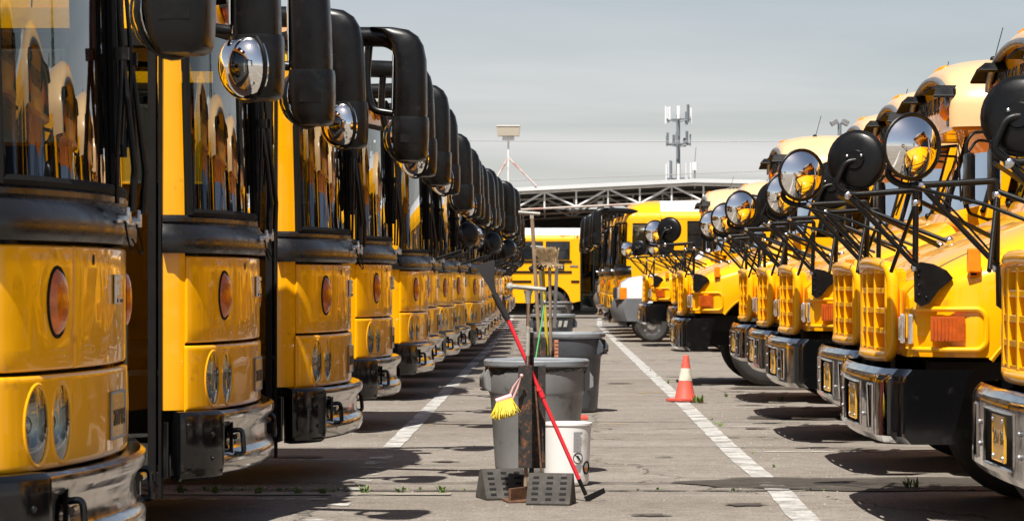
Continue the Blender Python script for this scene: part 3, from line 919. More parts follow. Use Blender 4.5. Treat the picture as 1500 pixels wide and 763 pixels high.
    for sd in (-1, 1):
        for k, (y, c) in enumerate(((.62, 'amber'), (.90, 'red_lens'))):
            l = MB(); l.lathe([(.001, .035), (.05, .03), (.078, .015), (.082, 0)], 18, Matrix.Translation(surf(sd * y, 2.72, -.004) + Vector((.005 - .03 * k, 0, .13))) @ basis((1, sd * .3 * y, .15)))
            P('warning_lamp', l, c, R)
            l = MB(); l.lathe([(.088, -.03), (.09, .10)], 16, Matrix.Translation(surf(sd * y, 2.72, -.004) + Vector((.005 - .03 * k, 0, .13))) @ basis((1, sd * .3 * y, .10)), a0=0, a1=PI)
            P('lamp_visor', l, 'black', R)
    for x, y, z in ((-.50, -.16, 3.15), (-.50, 0, 3.15), (-.50, .16, 3.15), (-.55, -.92, 3.0), (-.55, .92, 3.0)):
        mk = MB(); mk.ball((0, 0, 0), (.055, .038, .034), 10, 5)
        P('marker_lamp', mk, 'orange_lens', cap, loc=(x, y, z))
    rf = MB(); yb = MB()
    ths = lin(0, PI, 25)
    def sec(x, k, w=1.204): return Vector((x, w * math.cos(k), ZR + HR * math.sin(k)))
    i0 = 3
    rf.grid(lambda x, k: sec(x, k), [-1.15, -4, -7, -10.6], ths[i0:-i0])
    rf.add([sec(-10.6, k) for k in ths[i0:-i0]], [tuple(range(len(ths[i0:-i0])))])
    rfo = P('roof', rf, 'white', R, 50)
    rib = MB()
    for x in (-2.9, -4.5, -6.1, -7.7, -9.3):
        rib.tube([sec(x, k) + Vector((0, 0, .004)) for k in ths[i0:-i0]], .012, 5)
    rib.box((-4.2, -.25, 3.28), (.55, .4, .09))
    P('roof_rib', rib, 'white', rfo)
    # --- body: near wall with wheel arch, far wall, rear wall, floor
    bd = MB()
    for y, t in ((-1.2, .05), (1.15, .05)):
        if y < 0:
            poly = [(-1.40, .62), (-1.40, ZR)] + [(-10.6, ZR), (-10.6, .55), (-8.7, .55)]
            poly += [(-8.05 + .65 * math.cos(a), .50 + .68 * math.sin(a)) for a in lin(PI, 0, 13)][1:-1] + [(-7.4, .55), (-3.05, .55)]
            poly += [(-2.38 + .64 * math.cos(a), .50 + .68 * math.sin(a)) for a in lin(PI, 0, 15)][1:-1] + [(-1.72, .55)]
        else:
            poly = [(-.44, .62), (-.44, 1.95), (-1.35, 1.95), (-1.35, ZR), (-10.6, ZR), (-10.6, .55), (-.9, .55)]
        bd.prism([(x, y, z) for x, z in poly], (0, t, 0))
    bd.box((-10.57, 0, 1.66), (.05, 2.28, 2.2))
    for sd in (-1, 1):
        bd.grid(lambda x, k: sec(x, k, 1.206 * 1.0), [-1.15, -10.6], ths[:i0 + 1] if sd > 0 else ths[-i0 - 1:])
    bo = P('body_side', bd, 'yellow_plain', R)
    un = MB()
    un.box((-6.2, 0, .62), (8.7, 2.2, .2)); un.box((-1.15, .25, .80), (1.5, 1.7, .26)); un.box((-1.0, 0, .48), (1.2, 1.1, .2))
    un.box((-1.95, 0, 1.75), (.05, 2.3, 2.1))
    for x in (-2.38,):
        un.lathe([(.70, -1.14), (.70, -.6)], 18, Matrix.Translation((x, 0, .5)) @ RX(-PI / 2, 4, 'X'), a0=0, a1=PI)
        un.box((x, -.62, .9), (1.4, .02, .8))
    P('underbody', un, 'dark', R, 0)
    for z in (1.32, 1.66, 2.03):
        r = MB()
        x0 = -3.15 if z < 1.4 else -1.7
        r.box(((x0 - 10.5) / 2, -1.215, z), (10.5 + x0, .03, .075))
        P('rub_rail', r, 'black', R, 0, .008)
        r = MB(); r.box((-5.9, 1.215, z), (9.0, .03, .075)); P('rub_rail', r, 'black', R, 0, .008)
        if z < 1.4:
            r = MB(); r.box((-1.58, -1.215, z), (.30, .03, .075)); P('rub_rail', r, 'black', R, 0, .008)
    for k in range(9):
        x1 = -1.78 - k * .96; x0 = x1 - .84
        if x0 < -10.5: break
        for sd in (-1, 1):
          wn_ = thing_part('window', R)
          q = MB(); q.box(((x0 + x1) / 2, sd * 1.203, 2.43), (x1 - x0, .012, .62))
          P('pane', q, 'dark_glass', wn_, 0)
          q = MB()
          q.tube([(x0, sd * 1.208, 2.12), (x1, sd * 1.208, 2.12), (x1, sd * 1.208, 2.74), (x0, sd * 1.208, 2.74)], .018, 4, 0, True)
          q.box(((x0 + x1) / 2, sd * 1.21, 2.44), (x1 - x0, .012, .022))
          P('frame', q, 'black', wn_, 0)
    # --- entrance door on the near side
    dr = thing_part('door', R, (.2, 0, 0))
    df = MB()
    for x, w in ((-.705, .045), (-1.115, .06), (-1.56, .06)):
        df.box((x, -1.195, 1.44), (w, .05, 2.32))
    for z, h in ((.30, .07), (2.64, .09)):
        df.box((-1.13, -1.19, z), (.94, .045, h))
    df.box((-.662, -1.19, 1.40), (.018, .06, 2.42))
    P('door_frame', df, 'rubber', dr, 0, .006)
    for x0, x1 in ((-1.085, -.728), (-1.53, -1.145)):
        q = MB(); q.box(((x0 + x1) / 2, -1.195, 1.465), (x1 - x0, .008, 2.24))
        P('pane', q, 'door_glass', dr, 0)
    hb = MB(); hb.box((-1.11, -1.19, 2.745), (.98, .05, .11))
    P('door_header', hb, 'yellow_plain', R, 0, loc=(.2, 0, 0))
    ep = MB(); ep.box((-1.02, -1.06, 2.30), (.20, .012, .86))
    for k in range(9):
        for xx in (-.95, -1.09):
            ep.ball((xx, -1.068, 1.93 + k * .095), .011, 8, 4)
    ep.box((-1.0, -1.075, 2.62), (.22, .02, .03))
    P('entry_panel', ep, 'entry_yellow', R, 40, loc=(.2, 0, 0))
    hr = MB()
    hr.tube(bend([(-.88, -1.08, .62), (-.90, -1.10, 1.25), (-.98, -1.08, 1.95)], .1), .02, 8)
    hr.tube(bend([(-.98, -1.09, .55), (-.86, -1.11, .62), (-.86, -1.11, 1.2)], .05), .016, 8)
    P('handrail', hr, 'rail_steel', R, loc=(.2, 0, 0))
    st = MB()
    st.box((-1.13, -1.0, .34), (.88, .34, .06)); st.box((-1.13, -.83, .58), (.88, .04, .46)); st.box((-1.13, -.70, .82), (.88, .3, .05))
    P('step', st, 'interior', R, 0, loc=(.2, 0, 0))
    so = MB(); so.box((-1.13, -1.14, .385), (.86, .05, .03)); so.box((-1.13, -.87, .85), (.86, .05, .03))
    P('step_nosing', so, 'sign_white', R, 0, loc=(.2, 0, 0))
    mudb = MB()
    mudb.prism([(-.62, -1.19, .60), (-.62, -1.19, .30), (-.95, -1.19, .20), (-1.5, -1.19, .20), (-1.5, -1.19, .24), (-.95, -1.19, .26), (-.68, -1.19, .38), (-.68, -1.19, .60)], (0, .10, 0))
    P('step_guard', mudb, 'gloss_black', R, 0, .008, loc=(.2, 0, 0))
    # --- cab interior
    it = MB()
    it.box((-1.16, .05, .965), (1.3, 2.1, .05))
    it.box((-.42, .0, 1.42), (.24, 2.0, .46))
    it.box((-.60, .55, 1.50), (.34, .8, .30))
    P('dashboard', it, 'interior', R, 0, .02)
    ln = MB(); ln.box((-1.15, 1.125, 1.48), (1.3, .03, .94)); ln.box((-1.62, 1.125, 2.34), (.5, .03, .78)); ln.box((-1.10, 1.125, 2.72), (1.3, .03, .14)); ln.box((-1.1, 0, 2.775), (1.5, 2.2, .02)); ln.box((-.36, 0, 2.755), (.06, 1.9, .09))
    P('cab_lining', ln, 'dark', R, 0)
    se = MB()
    se.box((-1.35, .55, 1.36), (.5, .52, .14)); se.box((-1.62, .55, 1.78), (.14, .52, .80)); se.box((-1.66, .55, 2.28), (.10, .30, .22)); se.box((-1.35, .55, 1.12), (.3, .3, .36))
    P('driver_seat', se, 'seat', R, 40, .04)
    sw = MB(); mt = Matrix.Translation((-.88, .55, 1.74)) @ RX(math.radians(-28), 4, 'Y')
    sw.tube([mt @ Vector((.22 * math.cos(a), .22 * math.sin(a), 0)) for a in lin(0, 2 * PI, 25)[:-1]], .015, 6, 0, True)
    sw.tube([mt @ Vector((-.21, 0, 0)), mt @ Vector((.21, 0, 0))], .014, 6); sw.tube([mt @ Vector((0, 0, 0)), mt @ Vector((0, 0, -.3))], .025, 6)
    P('steering_wheel', sw, 'black', R)
    dw = MB(); dw.box((-.90, 1.18, 2.32), (.88, .012, .70))
    P('driver_window', dw, 'door_glass', R, 0)
    # --- bumper
    bp = MB()
    prof = [(-.04, .640), (.075, .648), (.096, .636), (.100, .612), (.092, .585), (.066, .560), (.056, .530), (.054, .465), (.062, .435), (.088, .415),
            (.098, .392), (.096, .350), (.078, .315), (.045, .298), (-.04, .30)]
    sweep(bp, prof, -1.03, 1.03, 48)
    bo2 = P('bumper', bp, 'steel', R, 32)
    for sd in (-1, 1):
        e = MB()
        pr = [(-.06, .655), (.085, .655), (.108, .635), (.112, .58), (.112, .36), (.10, .305), (.07, .285), (-.06, .285)]
        a, b = sorted((sd * 1.00, sd * 1.25))
        sweep(e, pr, a, b, 12)
        for z in (.40, .53):
            e.ball(surf(sd * 1.10, z, .112), .014, 8, 5, mi=1)
        P('bumper_end', e, ['gloss_black', 'bright_metal'], bo2, 32, .012)
        t = MB()
        c = surf(sd * .80, .47, .09)
        t.tube(bend([c + Vector((-.03, 0, .06)), c + Vector((.035, 0, .07)), c + Vector((.045, 0, -.07)), c + Vector((-.03, 0, -.06))], .03), .014, 8)
        t.box(c + Vector((-.02, .03 * sd, .0)), (.02, .03, .22)); t.tube([c + Vector((0, -.05, .03)), c + Vector((0, .06, .03))], .016, 8)
        P('tow_hook', t, 'gloss_black', bo2)
    wheel(R, -2.38, -1.02); wheel(R, -2.38, 1.02, side=1)
    wheel(R, -8.05, -1.02)
    mirror_head(R, -1, False); mirror_head(R, 1, True)
    return R

# ------------------------------------------------------------------ bonneted bus (bumper front at x = 0, facing +X)
AX, AZ, AR = -1.12, .50, .72
def hood_w(x):
    d = max(0.0, 1 - (-x - .12) / .38)
    return 1.12 - .20 * d * d + .03 * math.exp(-((x - AX) / .5) ** 2)
def hood_s(x): return 1.24 + (-x - .12) * .25
def hood_c(x):
    d = -x - .12
    return 1.30 + .36 * d + .12 * (1 - math.exp(-d / .07))
def arch(x):
    q = AR * AR - (x - AX) ** 2
    z = AZ + math.sqrt(q) if q > 0 else 0
    return max(.93, z)
def hood_ring(x, n=16):
    w, zs, zc, zb = hood_w(x), hood_s(x), hood_c(x), arch(x)
    half = [(w - .05, zb + .0), (w, zb + .004)] + [(w + .012 * math.sin(PI * k / 5), zb + (zs - zb) * k / 5) for k in range(1, 5)]
    for k in range(n + 1):
        a = PI / 2 * k / n
        half.append((w * math.cos(a) ** .62 if k < n else 0.0, zs + (zc - zs) * math.sin(a) ** .85))
    full = [Vector((x, y, z)) for y, z in half] + [Vector((x, -y, z)) for y, z in reversed(half[:-1])]
    return full

def bar_mirror(root, sd, ztop):
    """round convex mirror on a tubular frame, on the fender"""
    y = sd * 1.0
    mr = thing_part('fender_mirror', root)
    fin = MB()
    fin.prism([(-.13, y - .012, 1.21), (-.13, y - .012, 1.43), (-.17, y - .012, 1.455), (-.25, y - .012, 1.44), (-.33, y - .012, 1.40), (-.37, y - .012, 1.35), (-.28, y - .012, 1.28), (-.22, y - .012, 1.20), (-.17, y - .012, 1.18)], (0, .04, 0))
    for z in (1.25, 1.31, 1.37):
        fin.ball((-.155, y + sd * .03, z), .010, 8, 4, mi=1)
    fin.ball((-.20, y + sd * .03, 1.235), .010, 8, 4, mi=1)
    # stands on the outer shoulder of the hood
    bk_ = P('bracket', fin, ['black', 'bright_metal'], mr, 0, .006, loc=(-.02, sd * .075 + y * .12, .17))
    bk_.scale = (.88, .88, .88)
    yo = y + sd * .09
    mx, mz = (.17 if sd > 0 else .27), ztop + .03
    t = MB()
    t.tube(bend([(-.14, yo, 1.40), (-.15, yo, 1.40 + (mz - 1.62)), (-.15, yo, mz - .17), (mx + .04, yo, mz - .19), (mx + .12, yo, mz - .14), (mx + .06, yo, mz - .01), (mx - .02, yo, mz)], .07, 6), .017, 10)
    t.tube([(.22, yo, mz - .19), (-.16, yo + .01, 1.41)], .014, 8)
    t.tube([(-.15, yo, mz - .22), (-.62, y * .80, 1.58)], .014, 8)
    t.tube([(-.15, yo, mz - .24), (-.05, y * .80, 1.40)], .012, 8)
    t.tube([(.28, yo, mz - .19), (.0, y * .62, mz - .30), (-.35, y * .5, 1.56)], .010, 8)
    P('frame', t, 'black', mr, 60)
    for p in ((-.14, yo, 1.42), (-.15, yo, mz - .24), (-.62, y * .80, 1.59), (.22, yo, mz - .19)):
        c = MB(); c.ball((0, 0, 0), (.026, .022, .026), 8, 6); P('clamp', c, 'bright_metal', mr, loc=p)
    cb = MB()
    cb.tube(bez([(.30, yo, mz - .1), (.10, yo + .02, mz - .28), (-.02, yo + .02, 1.60), (-.14, yo + .02, 1.46)], 6), .006, 5)
    P('cable', cb, 'rubber', mr)
    d = Vector((-.40, -sd * .90, -.06)).normalized()
    mt = basis(d); mt.translation = Vector((mx, yo - sd * .02, mz))
    R_ = .158
    s = MB()
    s.lathe([(.001, -.034), (.05, -.034), (.055, -.024), (.10, -.022), (.14, -.014), (R_ * .97, -.004), (R_, .006), (R_ * .985, .014)], 30, mt)
    for k in (-.04, .04):
        s.ball(mt @ Vector((k, .02, -.035)), .010, 8, 5, mi=1)
    sh = P('shell', s, ['mirror_black', 'bright_metal'], mr, 60)
    l = MB()
    l.lathe([(R_ * .97 * math.sin(a), .01 + .075 * (math.cos(a) - math.cos(1.25)) / (1 - math.cos(1.25))) for a in [q * 1.0 for q in lin(0.001, 1.25, 12)]][0:1] +
            [(R_ * .97 * r, .012 + .07 * (1 - r * r)) for r in lin(.1, 1, 12)], 30, mt)
    P('convex_lens', l, 'lens_chrome', mr, 60)
    rm = MB(); rm.tube([mt @ Vector((R_ * math.cos(a), R_ * math.sin(a), .012)) for a in lin(0, 2 * PI, 31)[:-1]], .009, 8, 0, True)
    P('lens_rim', rm, 'black', mr)

def make_hood_bus(name, label, group, ztop=1.98, plate='20V 57', cap_mat='pale_roof'):
    R = thing(name, label, 'school bus', group=group)
    h = MB()
    xs = [-.12, -.125, -.135, -.15, -.18, -.22, -.28, -.35, -.42, -.48, -.52, -.535] + lin(-.545, -1.70, 42)
    h.loft([hood_ring(x) for x in xs], True, False)
    h.add(hood_ring(-.12), [tuple(range(len(hood_ring(-.12))))])
    ho = P('hood', h, 'yellow', R, 32)
    for sd in (-1, 1):
        t = MB(); t.tube([(x, sd * (hood_w(x) * .93), hood_s(x) + (hood_c(x) - hood_s(x)) * .36) for x in lin(-.5, -1.6, 10)], .004, 5)
        P('hood_seam', t, 'ink', ho)
        a = MB(); a.tube([(AX + AR * math.cos(q), sd * (hood_w(AX + AR * math.cos(q)) - .012), AZ + AR * math.sin(q)) for q in lin(.62, PI - .9, 20)], .018, 6)
        P('arch_lip', a, 'yellow', ho)
        # head lamp and side lamp in a raised surround
        bz = MB()
        pts = [(-.125, .80), (-.15, 1.0), (-.30, 1.105), (-.47, 1.128)]
        up = [(x, sd * (y + .012), 1.195) for x, y in pts]; dn = [(x, sd * (y + .012), .975) for x, y in reversed(pts)]
        loop = up + [(-.505, sd * 1.145, 1.16), (-.505, sd * 1.145, 1.01)] + dn
        bz.tube(bend(loop + [loop[0]], .02, 3)[:-1], .015, 8, 0, True)
        P('lamp_surround', bz, 'yellow', R)
        hl = MB(); hl.box((-.108, sd * .75, 1.085), (.03, .20, .165), RX(sd * -.16, 3, 'Z'), 1); hl.box((-.098, sd * .75, 1.085), (.03, .17, .135), RX(sd * -.16, 3, 'Z'), 0)
        hl.box((-.135, sd * .92, 1.085), (.03, .10, .165), RX(sd * -.35, 3, 'Z'), 1)
        P('headlight', hl, ['lamp_glass', 'chrome'], R, 0, .012)
        sl = MB(); sl.box((-.30, sd * 1.116, 1.088), (.185, .035, .135), RX(sd * -.12, 3, 'Z'))
        for k in range(9):
            sl.box((-.30 - .08 + k * .02, sd * (1.137 + (-.08 + k * .02) * -.0), 1.09), (.006, .006, .115))
        P('side_lamp', sl, 'amber', R, 0, .008)
        mk = MB(); mk.box((-.44, sd * 1.13, 1.46), (.075, .05, .13), None, 0, (.9, .9)); mk.box((-.44, sd * 1.10, 1.385), (.05, .05, .03), mi=1)
        P('marker_lamp', mk, ['orange_lens', 'black'], R, 0, .008)
    # grille
    gr = thing_part('grille', R)
    f = MB()
    y0, y1, z0, z1 = -.56, .56, .955, 1.405
    f.box((-.117, 0, (z0 + z1) / 2), (.008, 1.16, .47), mi=1)
    def gx(y): return .0 - .035 * (y / .56) ** 2
    ny, nz = 4, 4
    for k in range(ny + 1):
        y = y0 + (y1 - y0) * k / ny
        q = 1 - .10 * 0
        f.box((gx(y) - .055, y, (z0 + z1) / 2), (.12, .040, z1 - z0))
    for k in range(nz + 1):
        z = z0 + (z1 - z0) * k / nz
        for j in range(ny):
            ya = y0 + (y1 - y0) * j / ny; yb = y0 + (y1 - y0) * (j + 1) / ny
            xa, xb = gx(ya), gx(yb)
            f.prism([(xa, ya, z - .016), (xb, yb, z - .016), (-.14, yb, z - .016), (-.14, ya, z - .016)], (0, 0, .032))
    P('bars', f, ['yellow', 'dark'], gr, 0, .005)
    s = MB()
    loop = [(-.01, 0, z1 + .05), (-.02, .30, z1 + .045), (-.055, .57, z1 + .02), (-.07, .605, z1 - .05), (-.07, .605, z0 + .03), (-.06, .57, z0 - .03), (-.02, .30, z0 - .035), (-.01, 0, z0 - .035)]
    full = loop + [(x, -y, z) for x, y, z in reversed(loop[1:-1])]
    s.tube(bend(full + [full[0]], .05, 3)[:-1], .034, 10, 0, True)
    P('surround', s, 'yellow', gr, 60)
    # bumper: pressed chrome face with openings and swept ends
    b = MB()
    ys = [-1.0, -.90, -.76, -.62, -.54, -.46, -.38, -.37, 0, .37, .38, .46, .54, .62, .76, .90, 1.0]
    zs = [.462, .472, .50, .53, .775, .785, .80, .835, .862, .868]
    def bx(y, z):
        x = -.045 * (y / 1.0) ** 2
        if z < .50: x -= (.50 - z) * .9
        if z > .80: x -= (z - .80) ** 2 * 9
        e = max(0, abs(y) - .90)
        x -= e * e * 5
        return x
    zl = zs
    def fb(y, z):
        q = max(0, (.60 - z)) * .0
        return Vector((bx(y, z), y, z))
    iy = {round(y, 3): i for i, y in enumerate(ys)}
    def skip(i, j):
        ya, yb = ys[i], ys[i + 1]; za = zs[j]
        if not (za >= .525 and za < .77): return False
        m = (ya + yb) / 2
        return abs(m) < .37 or .62 < abs(m) < .76
    b.grid(fb, ys, zs, 0, skip)
    WE = []
    for sd in (-1, 1):
        def wr(t, z):
            a = t * PI / 2
            k = (.868 - z) / .406
            x = bx(1.0, z) - .06 * math.sin(a) if t <= 1 else bx(1.0, z) - .06 - (t - 1) * (.34 - .10 * k * k)
            y = 1.0 + .10 * (1 - math.cos(a)) + .04 * math.sin(a) if t <= 1 else 1.14
            return Vector((x, sd * y, z))
        we = MB(); we.grid(wr, lin(0, 1, 6) + [1.5, 2.0], zs, 0); WE.append(we)
    # opening edges
    for (a, c) in ((-.37, .37), (.62, .76), (-.76, -.62)):
        pts = [fb(y, .53) for y in lin(a, c, 6)] + [fb(y, .775) for y in lin(c, a, 6)]
        b.tube(pts, .008, 6, 0, True)
    bo = P('bumper', b, 'chrome', R, 34, loc=(.09, 0, 0))
    for we in WE: P('bumper_end', we, 'gloss_black', bo, 34)
    bk = MB(); bk.box((-.16, 0, .66), (.16, 2.0, .30)); bk.box((-.75, 0, .62), (1.1, .9, .22))
    for y in (-.50, .50):
        for z in (.60, .70): bk.ball((bx(y, z) + .004, y, z), .013, 8, 5, mi=1)
    P('bumper_bracket', bk, ['dark', 'grey_metal'], bo, 30)
    p = MB(); p.box((-.010, .0, .652), (.008, .30, .20))
    for y in (-.12, .12):
        for z in (.57, .735): p.ball((-.004, y, z), .011, 8, 5, mi=1)
    p.tube([(-.006, -.15, .552), (-.006, .15, .552), (-.006, .15, .752), (-.006, -.15, .752)], .004, 5, 0, True)
    po = P('number_plate', p, ['plate', 'bright_metal'], bo, 30, .0)
    obj('plate_number', text_mesh(plate, .09, 'plate_ink', .003), po, (-.006, 0, .655), (PI / 2, 0, PI / 2))
    # wheel wells, chassis
    un = MB()
    un.box((-1.0, 0, .95), (1.5, 1.25, .7)); un.box((-5.8, 0, .62), (8.6, 2.2, .18)); un.box((-1.72, 0, 1.2), (.06, 2.1, 1.5))
    un.box((-1.1, 0, 1.28), (1.0, 2.0, .06)); un.box((-1.1, 0, .52), (.14, 1.9, .14)); un.box((-.5, 0, .80), (.5, 1.7, .2))
    P('chassis', un, 'dark', R, 0)
    wheel(R, AX, 1.0, side=1, r=.5); wheel(R, AX, -1.0, side=-1, r=.5)
    # cowl and cab
    cw = MB()
    cw.box((-1.76, 0, 1.35), (.24, 2.34, 1.02))
    cw.prism([(-1.32, -1.08, 1.84), (-1.36, -1.08, 1.93), (-1.56, -1.08, 1.98), (-1.66, -1.08, 1.7), (-1.4, -1.08, 1.7)], (0, 2.16, 0))
    P('cowl', cw, 'yellow', R, 30, .02)
    SH = (.24, 0, 0)
    XW0, XW1, ZW0, ZW1 = -1.66, -1.86, 1.93, 2.64
    def wsx(y, z):
        return XW0 + (XW1 - XW0) * (z - ZW0) / (ZW1 - ZW0) - .14 * (y / 1.15) ** 2
    ws = thing_part('windscreen', R, SH)
    for sd in (-1, 1):
        q = MB(); a, c = sorted((.02 * sd, 1.09 * sd))
        q.grid(lambda y, z: Vector((wsx(y, z), y, z)), lin(a, c, 12), lin(ZW0, ZW1, 4))
        P('pane', q, 'glass', ws)
    gk = MB()
    for z in (ZW0, ZW1): gk.tube([(wsx(y, z), y, z) for y in lin(-1.1, 1.1, 20)], .022, 6)
    gk.tube([(wsx(0, z), 0, z) for z in lin(ZW0, ZW1, 4)], .022, 6)
    for sd in (-1, 1): gk.tube([(wsx(1.1, z), sd * 1.1, z) for z in lin(ZW0, ZW1, 4)], .022, 6)
    P('gasket', gk, 'rubber', ws)
    for sd in (-1, 1):
        w = MB()
        w.tube([(-1.60, sd * .55, 1.93), (wsx(.2, 2.1) + .05, sd * .25, 2.12), (wsx(.1, 2.25) + .03, sd * .12, 2.3)], .010, 6)
        w.tube([(wsx(.6, 1.99) + .03, sd * .62, 2.02), (wsx(.05, 2.4) + .03, sd * .05, 2.42)], .009, 6)
        w.ball((-1.59, sd * .55, 1.92), .03, 8, 5)
        P('wiper', w, 'black', R, loc=SH)
        pl = MB()
        pl.prism([(-1.79, sd * 1.12, 1.86), (-1.99, sd * 1.12, 2.70), (-2.12, sd * 1.12, 2.70), (-1.92, sd * 1.12, 1.86)], (0, sd * .08, 0))
        P('windscreen_pillar', pl, 'yellow_plain', R, 0, .01, loc=SH)
    # header with warning lamps, arched visor, roof
    XH = -1.28
    hd = MB()
    def hsec(t, k, x, sw=1.0, sh=1.0):
        return Vector((x, 1.205 * sw * math.cos(k), ZR + HR * sh * math.sin(k)))
    ths = lin(0, PI, 25)
    def capf(v, k):
        a = v * PI / 2
        x = XH - .55 * (1 - math.cos(a)) if False else XH - .62 * (1 - math.sqrt(max(0, 1 - (1 - v) ** 2)) ) * 0 - .62 * v ** 2
        sc = .84 + .16 * math.sin(a)
        return Vector((x, 1.205 * sc * math.cos(k), ZR + (HR * (.62 + .38 * math.sin(a))) * math.sin(k)))
    hd.grid(capf, lin(0, 1, 9), ths)
    for sd in (-1, 1):
        hd.grid(lambda v, z: Vector((capf(v, 0 if sd > 0 else PI).x, capf(v, 0 if sd > 0 else PI).y, z)), lin(0, 1, 9), [2.62, 2.70, ZR])
    hd.grid(lambda x, k: Vector((x, 1.205 * math.cos(k), ZR + HR * math.sin(k))), [XH - .62, XH - 1.15], ths)
    cap = P('roof_cap', hd, cap_mat, R, 50)
    fz = MB()
    fz.grid(lambda y, z: Vector((XH - .006 - .05 * abs(y) ** 2, y, z)), lin(-1.01, 1.01, 15), [2.62, 2.72, ZR])
    ring0 = [capf(0, k) for k in ths]
    fz.add([Vector((p.x - .03 - .05 * p.y ** 2, p.y, p.z)) for p in ring0], [tuple(range(25))])
    fz.box((XH - .30, 0, 2.61), (.56, 2.1, .03))
    P('header', fz, 'yellow', R, 0)
    vs = MB()
    vs.tube([Vector((p.x + .005, p.y * .985, p.z - .01)) for p in ring0], .03, 8)
    P('header_trim', vs, 'grey_metal', R, 60)
    obj('lettering', text_mesh('SCHOOL BUS', .19, 'ink', .003), R, (XH + .004, 0, 2.83), (PI / 2, 0, PI / 2))
    for sd in (-1, 1):
        for y, c in ((.70, 'orange_lens'), (.92, 'red_lens')):
            l = MB(); mt = Matrix.Translation((XH - .05 * y * y + .0, sd * y, 2.78)) @ basis((1, sd * .1, 0))
            l.lathe([(.001, .055), (.05, .045), (.085, .02), (.092, 0)], 20, mt)
            P('warning_lamp', l, c, R, 60)
        v = MB()
        v.prism([(XH + .16, sd * .55, 2.93), (XH + .10, sd * .62, 2.99), (XH + .10, sd * .98, 2.97), (XH + .14, sd * 1.06, 2.88), (XH + .14, sd * 1.06, 2.86), (XH + .10, sd * .96, 2.945), (XH + .10, sd * .64, 2.965), (XH + .16, sd * .57, 2.91)], (-.28, 0, .0))
        v.box((XH - .04, sd * .81, 2.79), (.02, .50, .30))
        P('lamp_visor', v, 'black', R, 0, .01)
    for x, y, z in ((XH - .12, -.17, 3.165), (XH - .12, 0, 3.17), (XH - .12, .17, 3.165), (XH - .3, -.8, 3.03), (XH - .3, .8, 3.03)):
        mk = MB(); mk.ball((0, 0, 0), (.06, .04, .038), 10, 6); P('marker_lamp', mk, 'orange_lens', cap, loc=(x, y, z))
    an = MB(); an.tube([(XH - .5, .3, 3.2), (XH - .58, .31, 3.50)], .004, 5); an.ball((XH - .5, .3, 3.23), .03, 8, 5)
    P('aerial', an, 'black', cap)
    rf = MB()
    rf.grid(lambda x, k: Vector((x, 1.205 * math.cos(k), ZR + HR * math.sin(k))), [XH - 1.15, -5, -10.4], ths[4:-4])
    rf.box((-3.3, 0, 3.29), (.5, .5, .07))
    P('roof', rf, 'white', R, 50)
    bd = MB()
    for y in (1.155, -1.205):
        bd.prism([(x, y, z) for x, z in ((-1.66, .90), (-1.66, 1.90), (-2.38, 1.90), (-2.38, 2.62), (-1.88, 2.70), (-1.88, ZR), (-10.4, ZR), (-10.4, .55), (-1.90, .55))], (0, .05, 0))
    bd.box((-10.38, 0, 1.7), (.05, 2.3, 2.2)); 
    for sd in (0, 1):
        bd.grid(lambda x, k: Vector((x, 1.206 * math.cos(k), ZR + HR * math.sin(k))), [XH - 1.15, -10.4], ths[:5] if sd == 0 else ths[-5:])
    P('body_side', bd, 'yellow_plain', R)
    it = MB(); it.box((-2.2, 0, 1.06), (.9, 2.2, .05)); it.box((-1.93, 0, 1.72), (.2, 2.1, .38)); it.box((-3.4, 0, 1.75), (.04, 2.28, 1.9))
    P('cab_interior', it, 'interior', R, 0, loc=SH)
    se = MB(); se.box((-2.5, .55, 1.45), (.48, .5, .14)); se.box((-2.75, .55, 1.85), (.13, .5, .75)); se.box((-2.5, .55, 1.2), (.3, .3, .4))
    P('driver_seat', se, 'seat', R, 40, .04, loc=SH)
    sw = MB(); mt = Matrix.Translation((-2.1, .55, 1.92)) @ RX(math.radians(-40), 4, 'Y')
    sw.tube([mt @ Vector((.22 * math.cos(a), .22 * math.sin(a), 0)) for a in lin(0, 2 * PI, 25)[:-1]], .015, 6, 0, True)
    sw.tube([mt @ Vector((0, -.21, 0)), mt @ Vector((0, .21, 0))], .014, 6)
    P('steering_wheel', sw, 'black', R, loc=SH)
    for sd in (-1, 1):
        q = MB(); q.prism([(-2.0, sd * 1.19, 1.93), (-2.60, sd * 1.19, 1.93), (-2.60, sd * 1.19, 2.60), (-2.13, sd * 1.19, 2.66)], (0, .006, 0))
        P('driver_window', q, 'door_glass', R, 0, loc=SH)
        for k in range(7):
            x1 = -2.50 - k * .98; x0 = x1 - .84
            wn_ = thing_part('window', R)
            q = MB(); q.box(((x0 + x1) / 2, sd * 1.208, 2.38), (x1 - x0, .012, .60)); P('pane', q, 'dark_glass', wn_, 0)
            q = MB(); q.tube([(x0, sd * 1.212, 2.08), (x1, sd * 1.212, 2.08), (x1, sd * 1.212, 2.68), (x0, sd * 1.212, 2.68)], .018, 4, 0, True)
            P('frame', q, 'black', wn_, 0)
        for z in (1.28, 1.62, 1.98):
            r = MB(); r.box((-6.3, sd * 1.218, z), (8.1, .03, .07)); P('rub_rail', r, 'black', R, 0, .008)
        # flat rear-view mirror at the pillar
        mm = thing_part('door_mirror', R, SH)
        q = MB(); q.box((-1.62, sd * 1.38, 2.18), (.07, .20, .42)); P('head', q, 'mirror_black', mm, 40, .03)
        q = MB(); q.box((-1.66, sd * 1.38, 2.18), (.006, .17, .38)); P('flat_glass', q, 'lens_chrome', mm, 0)
        q = MB(); q2 = MB(); q3 = MB()
        q.tube(bend([(-1.95, sd * 1.15, 2.58), (-1.66, sd * 1.36, 2.56), (-1.60, sd * 1.38, 2.48), (-1.60, sd * 1.38, 2.36)], .05), .014, 8)
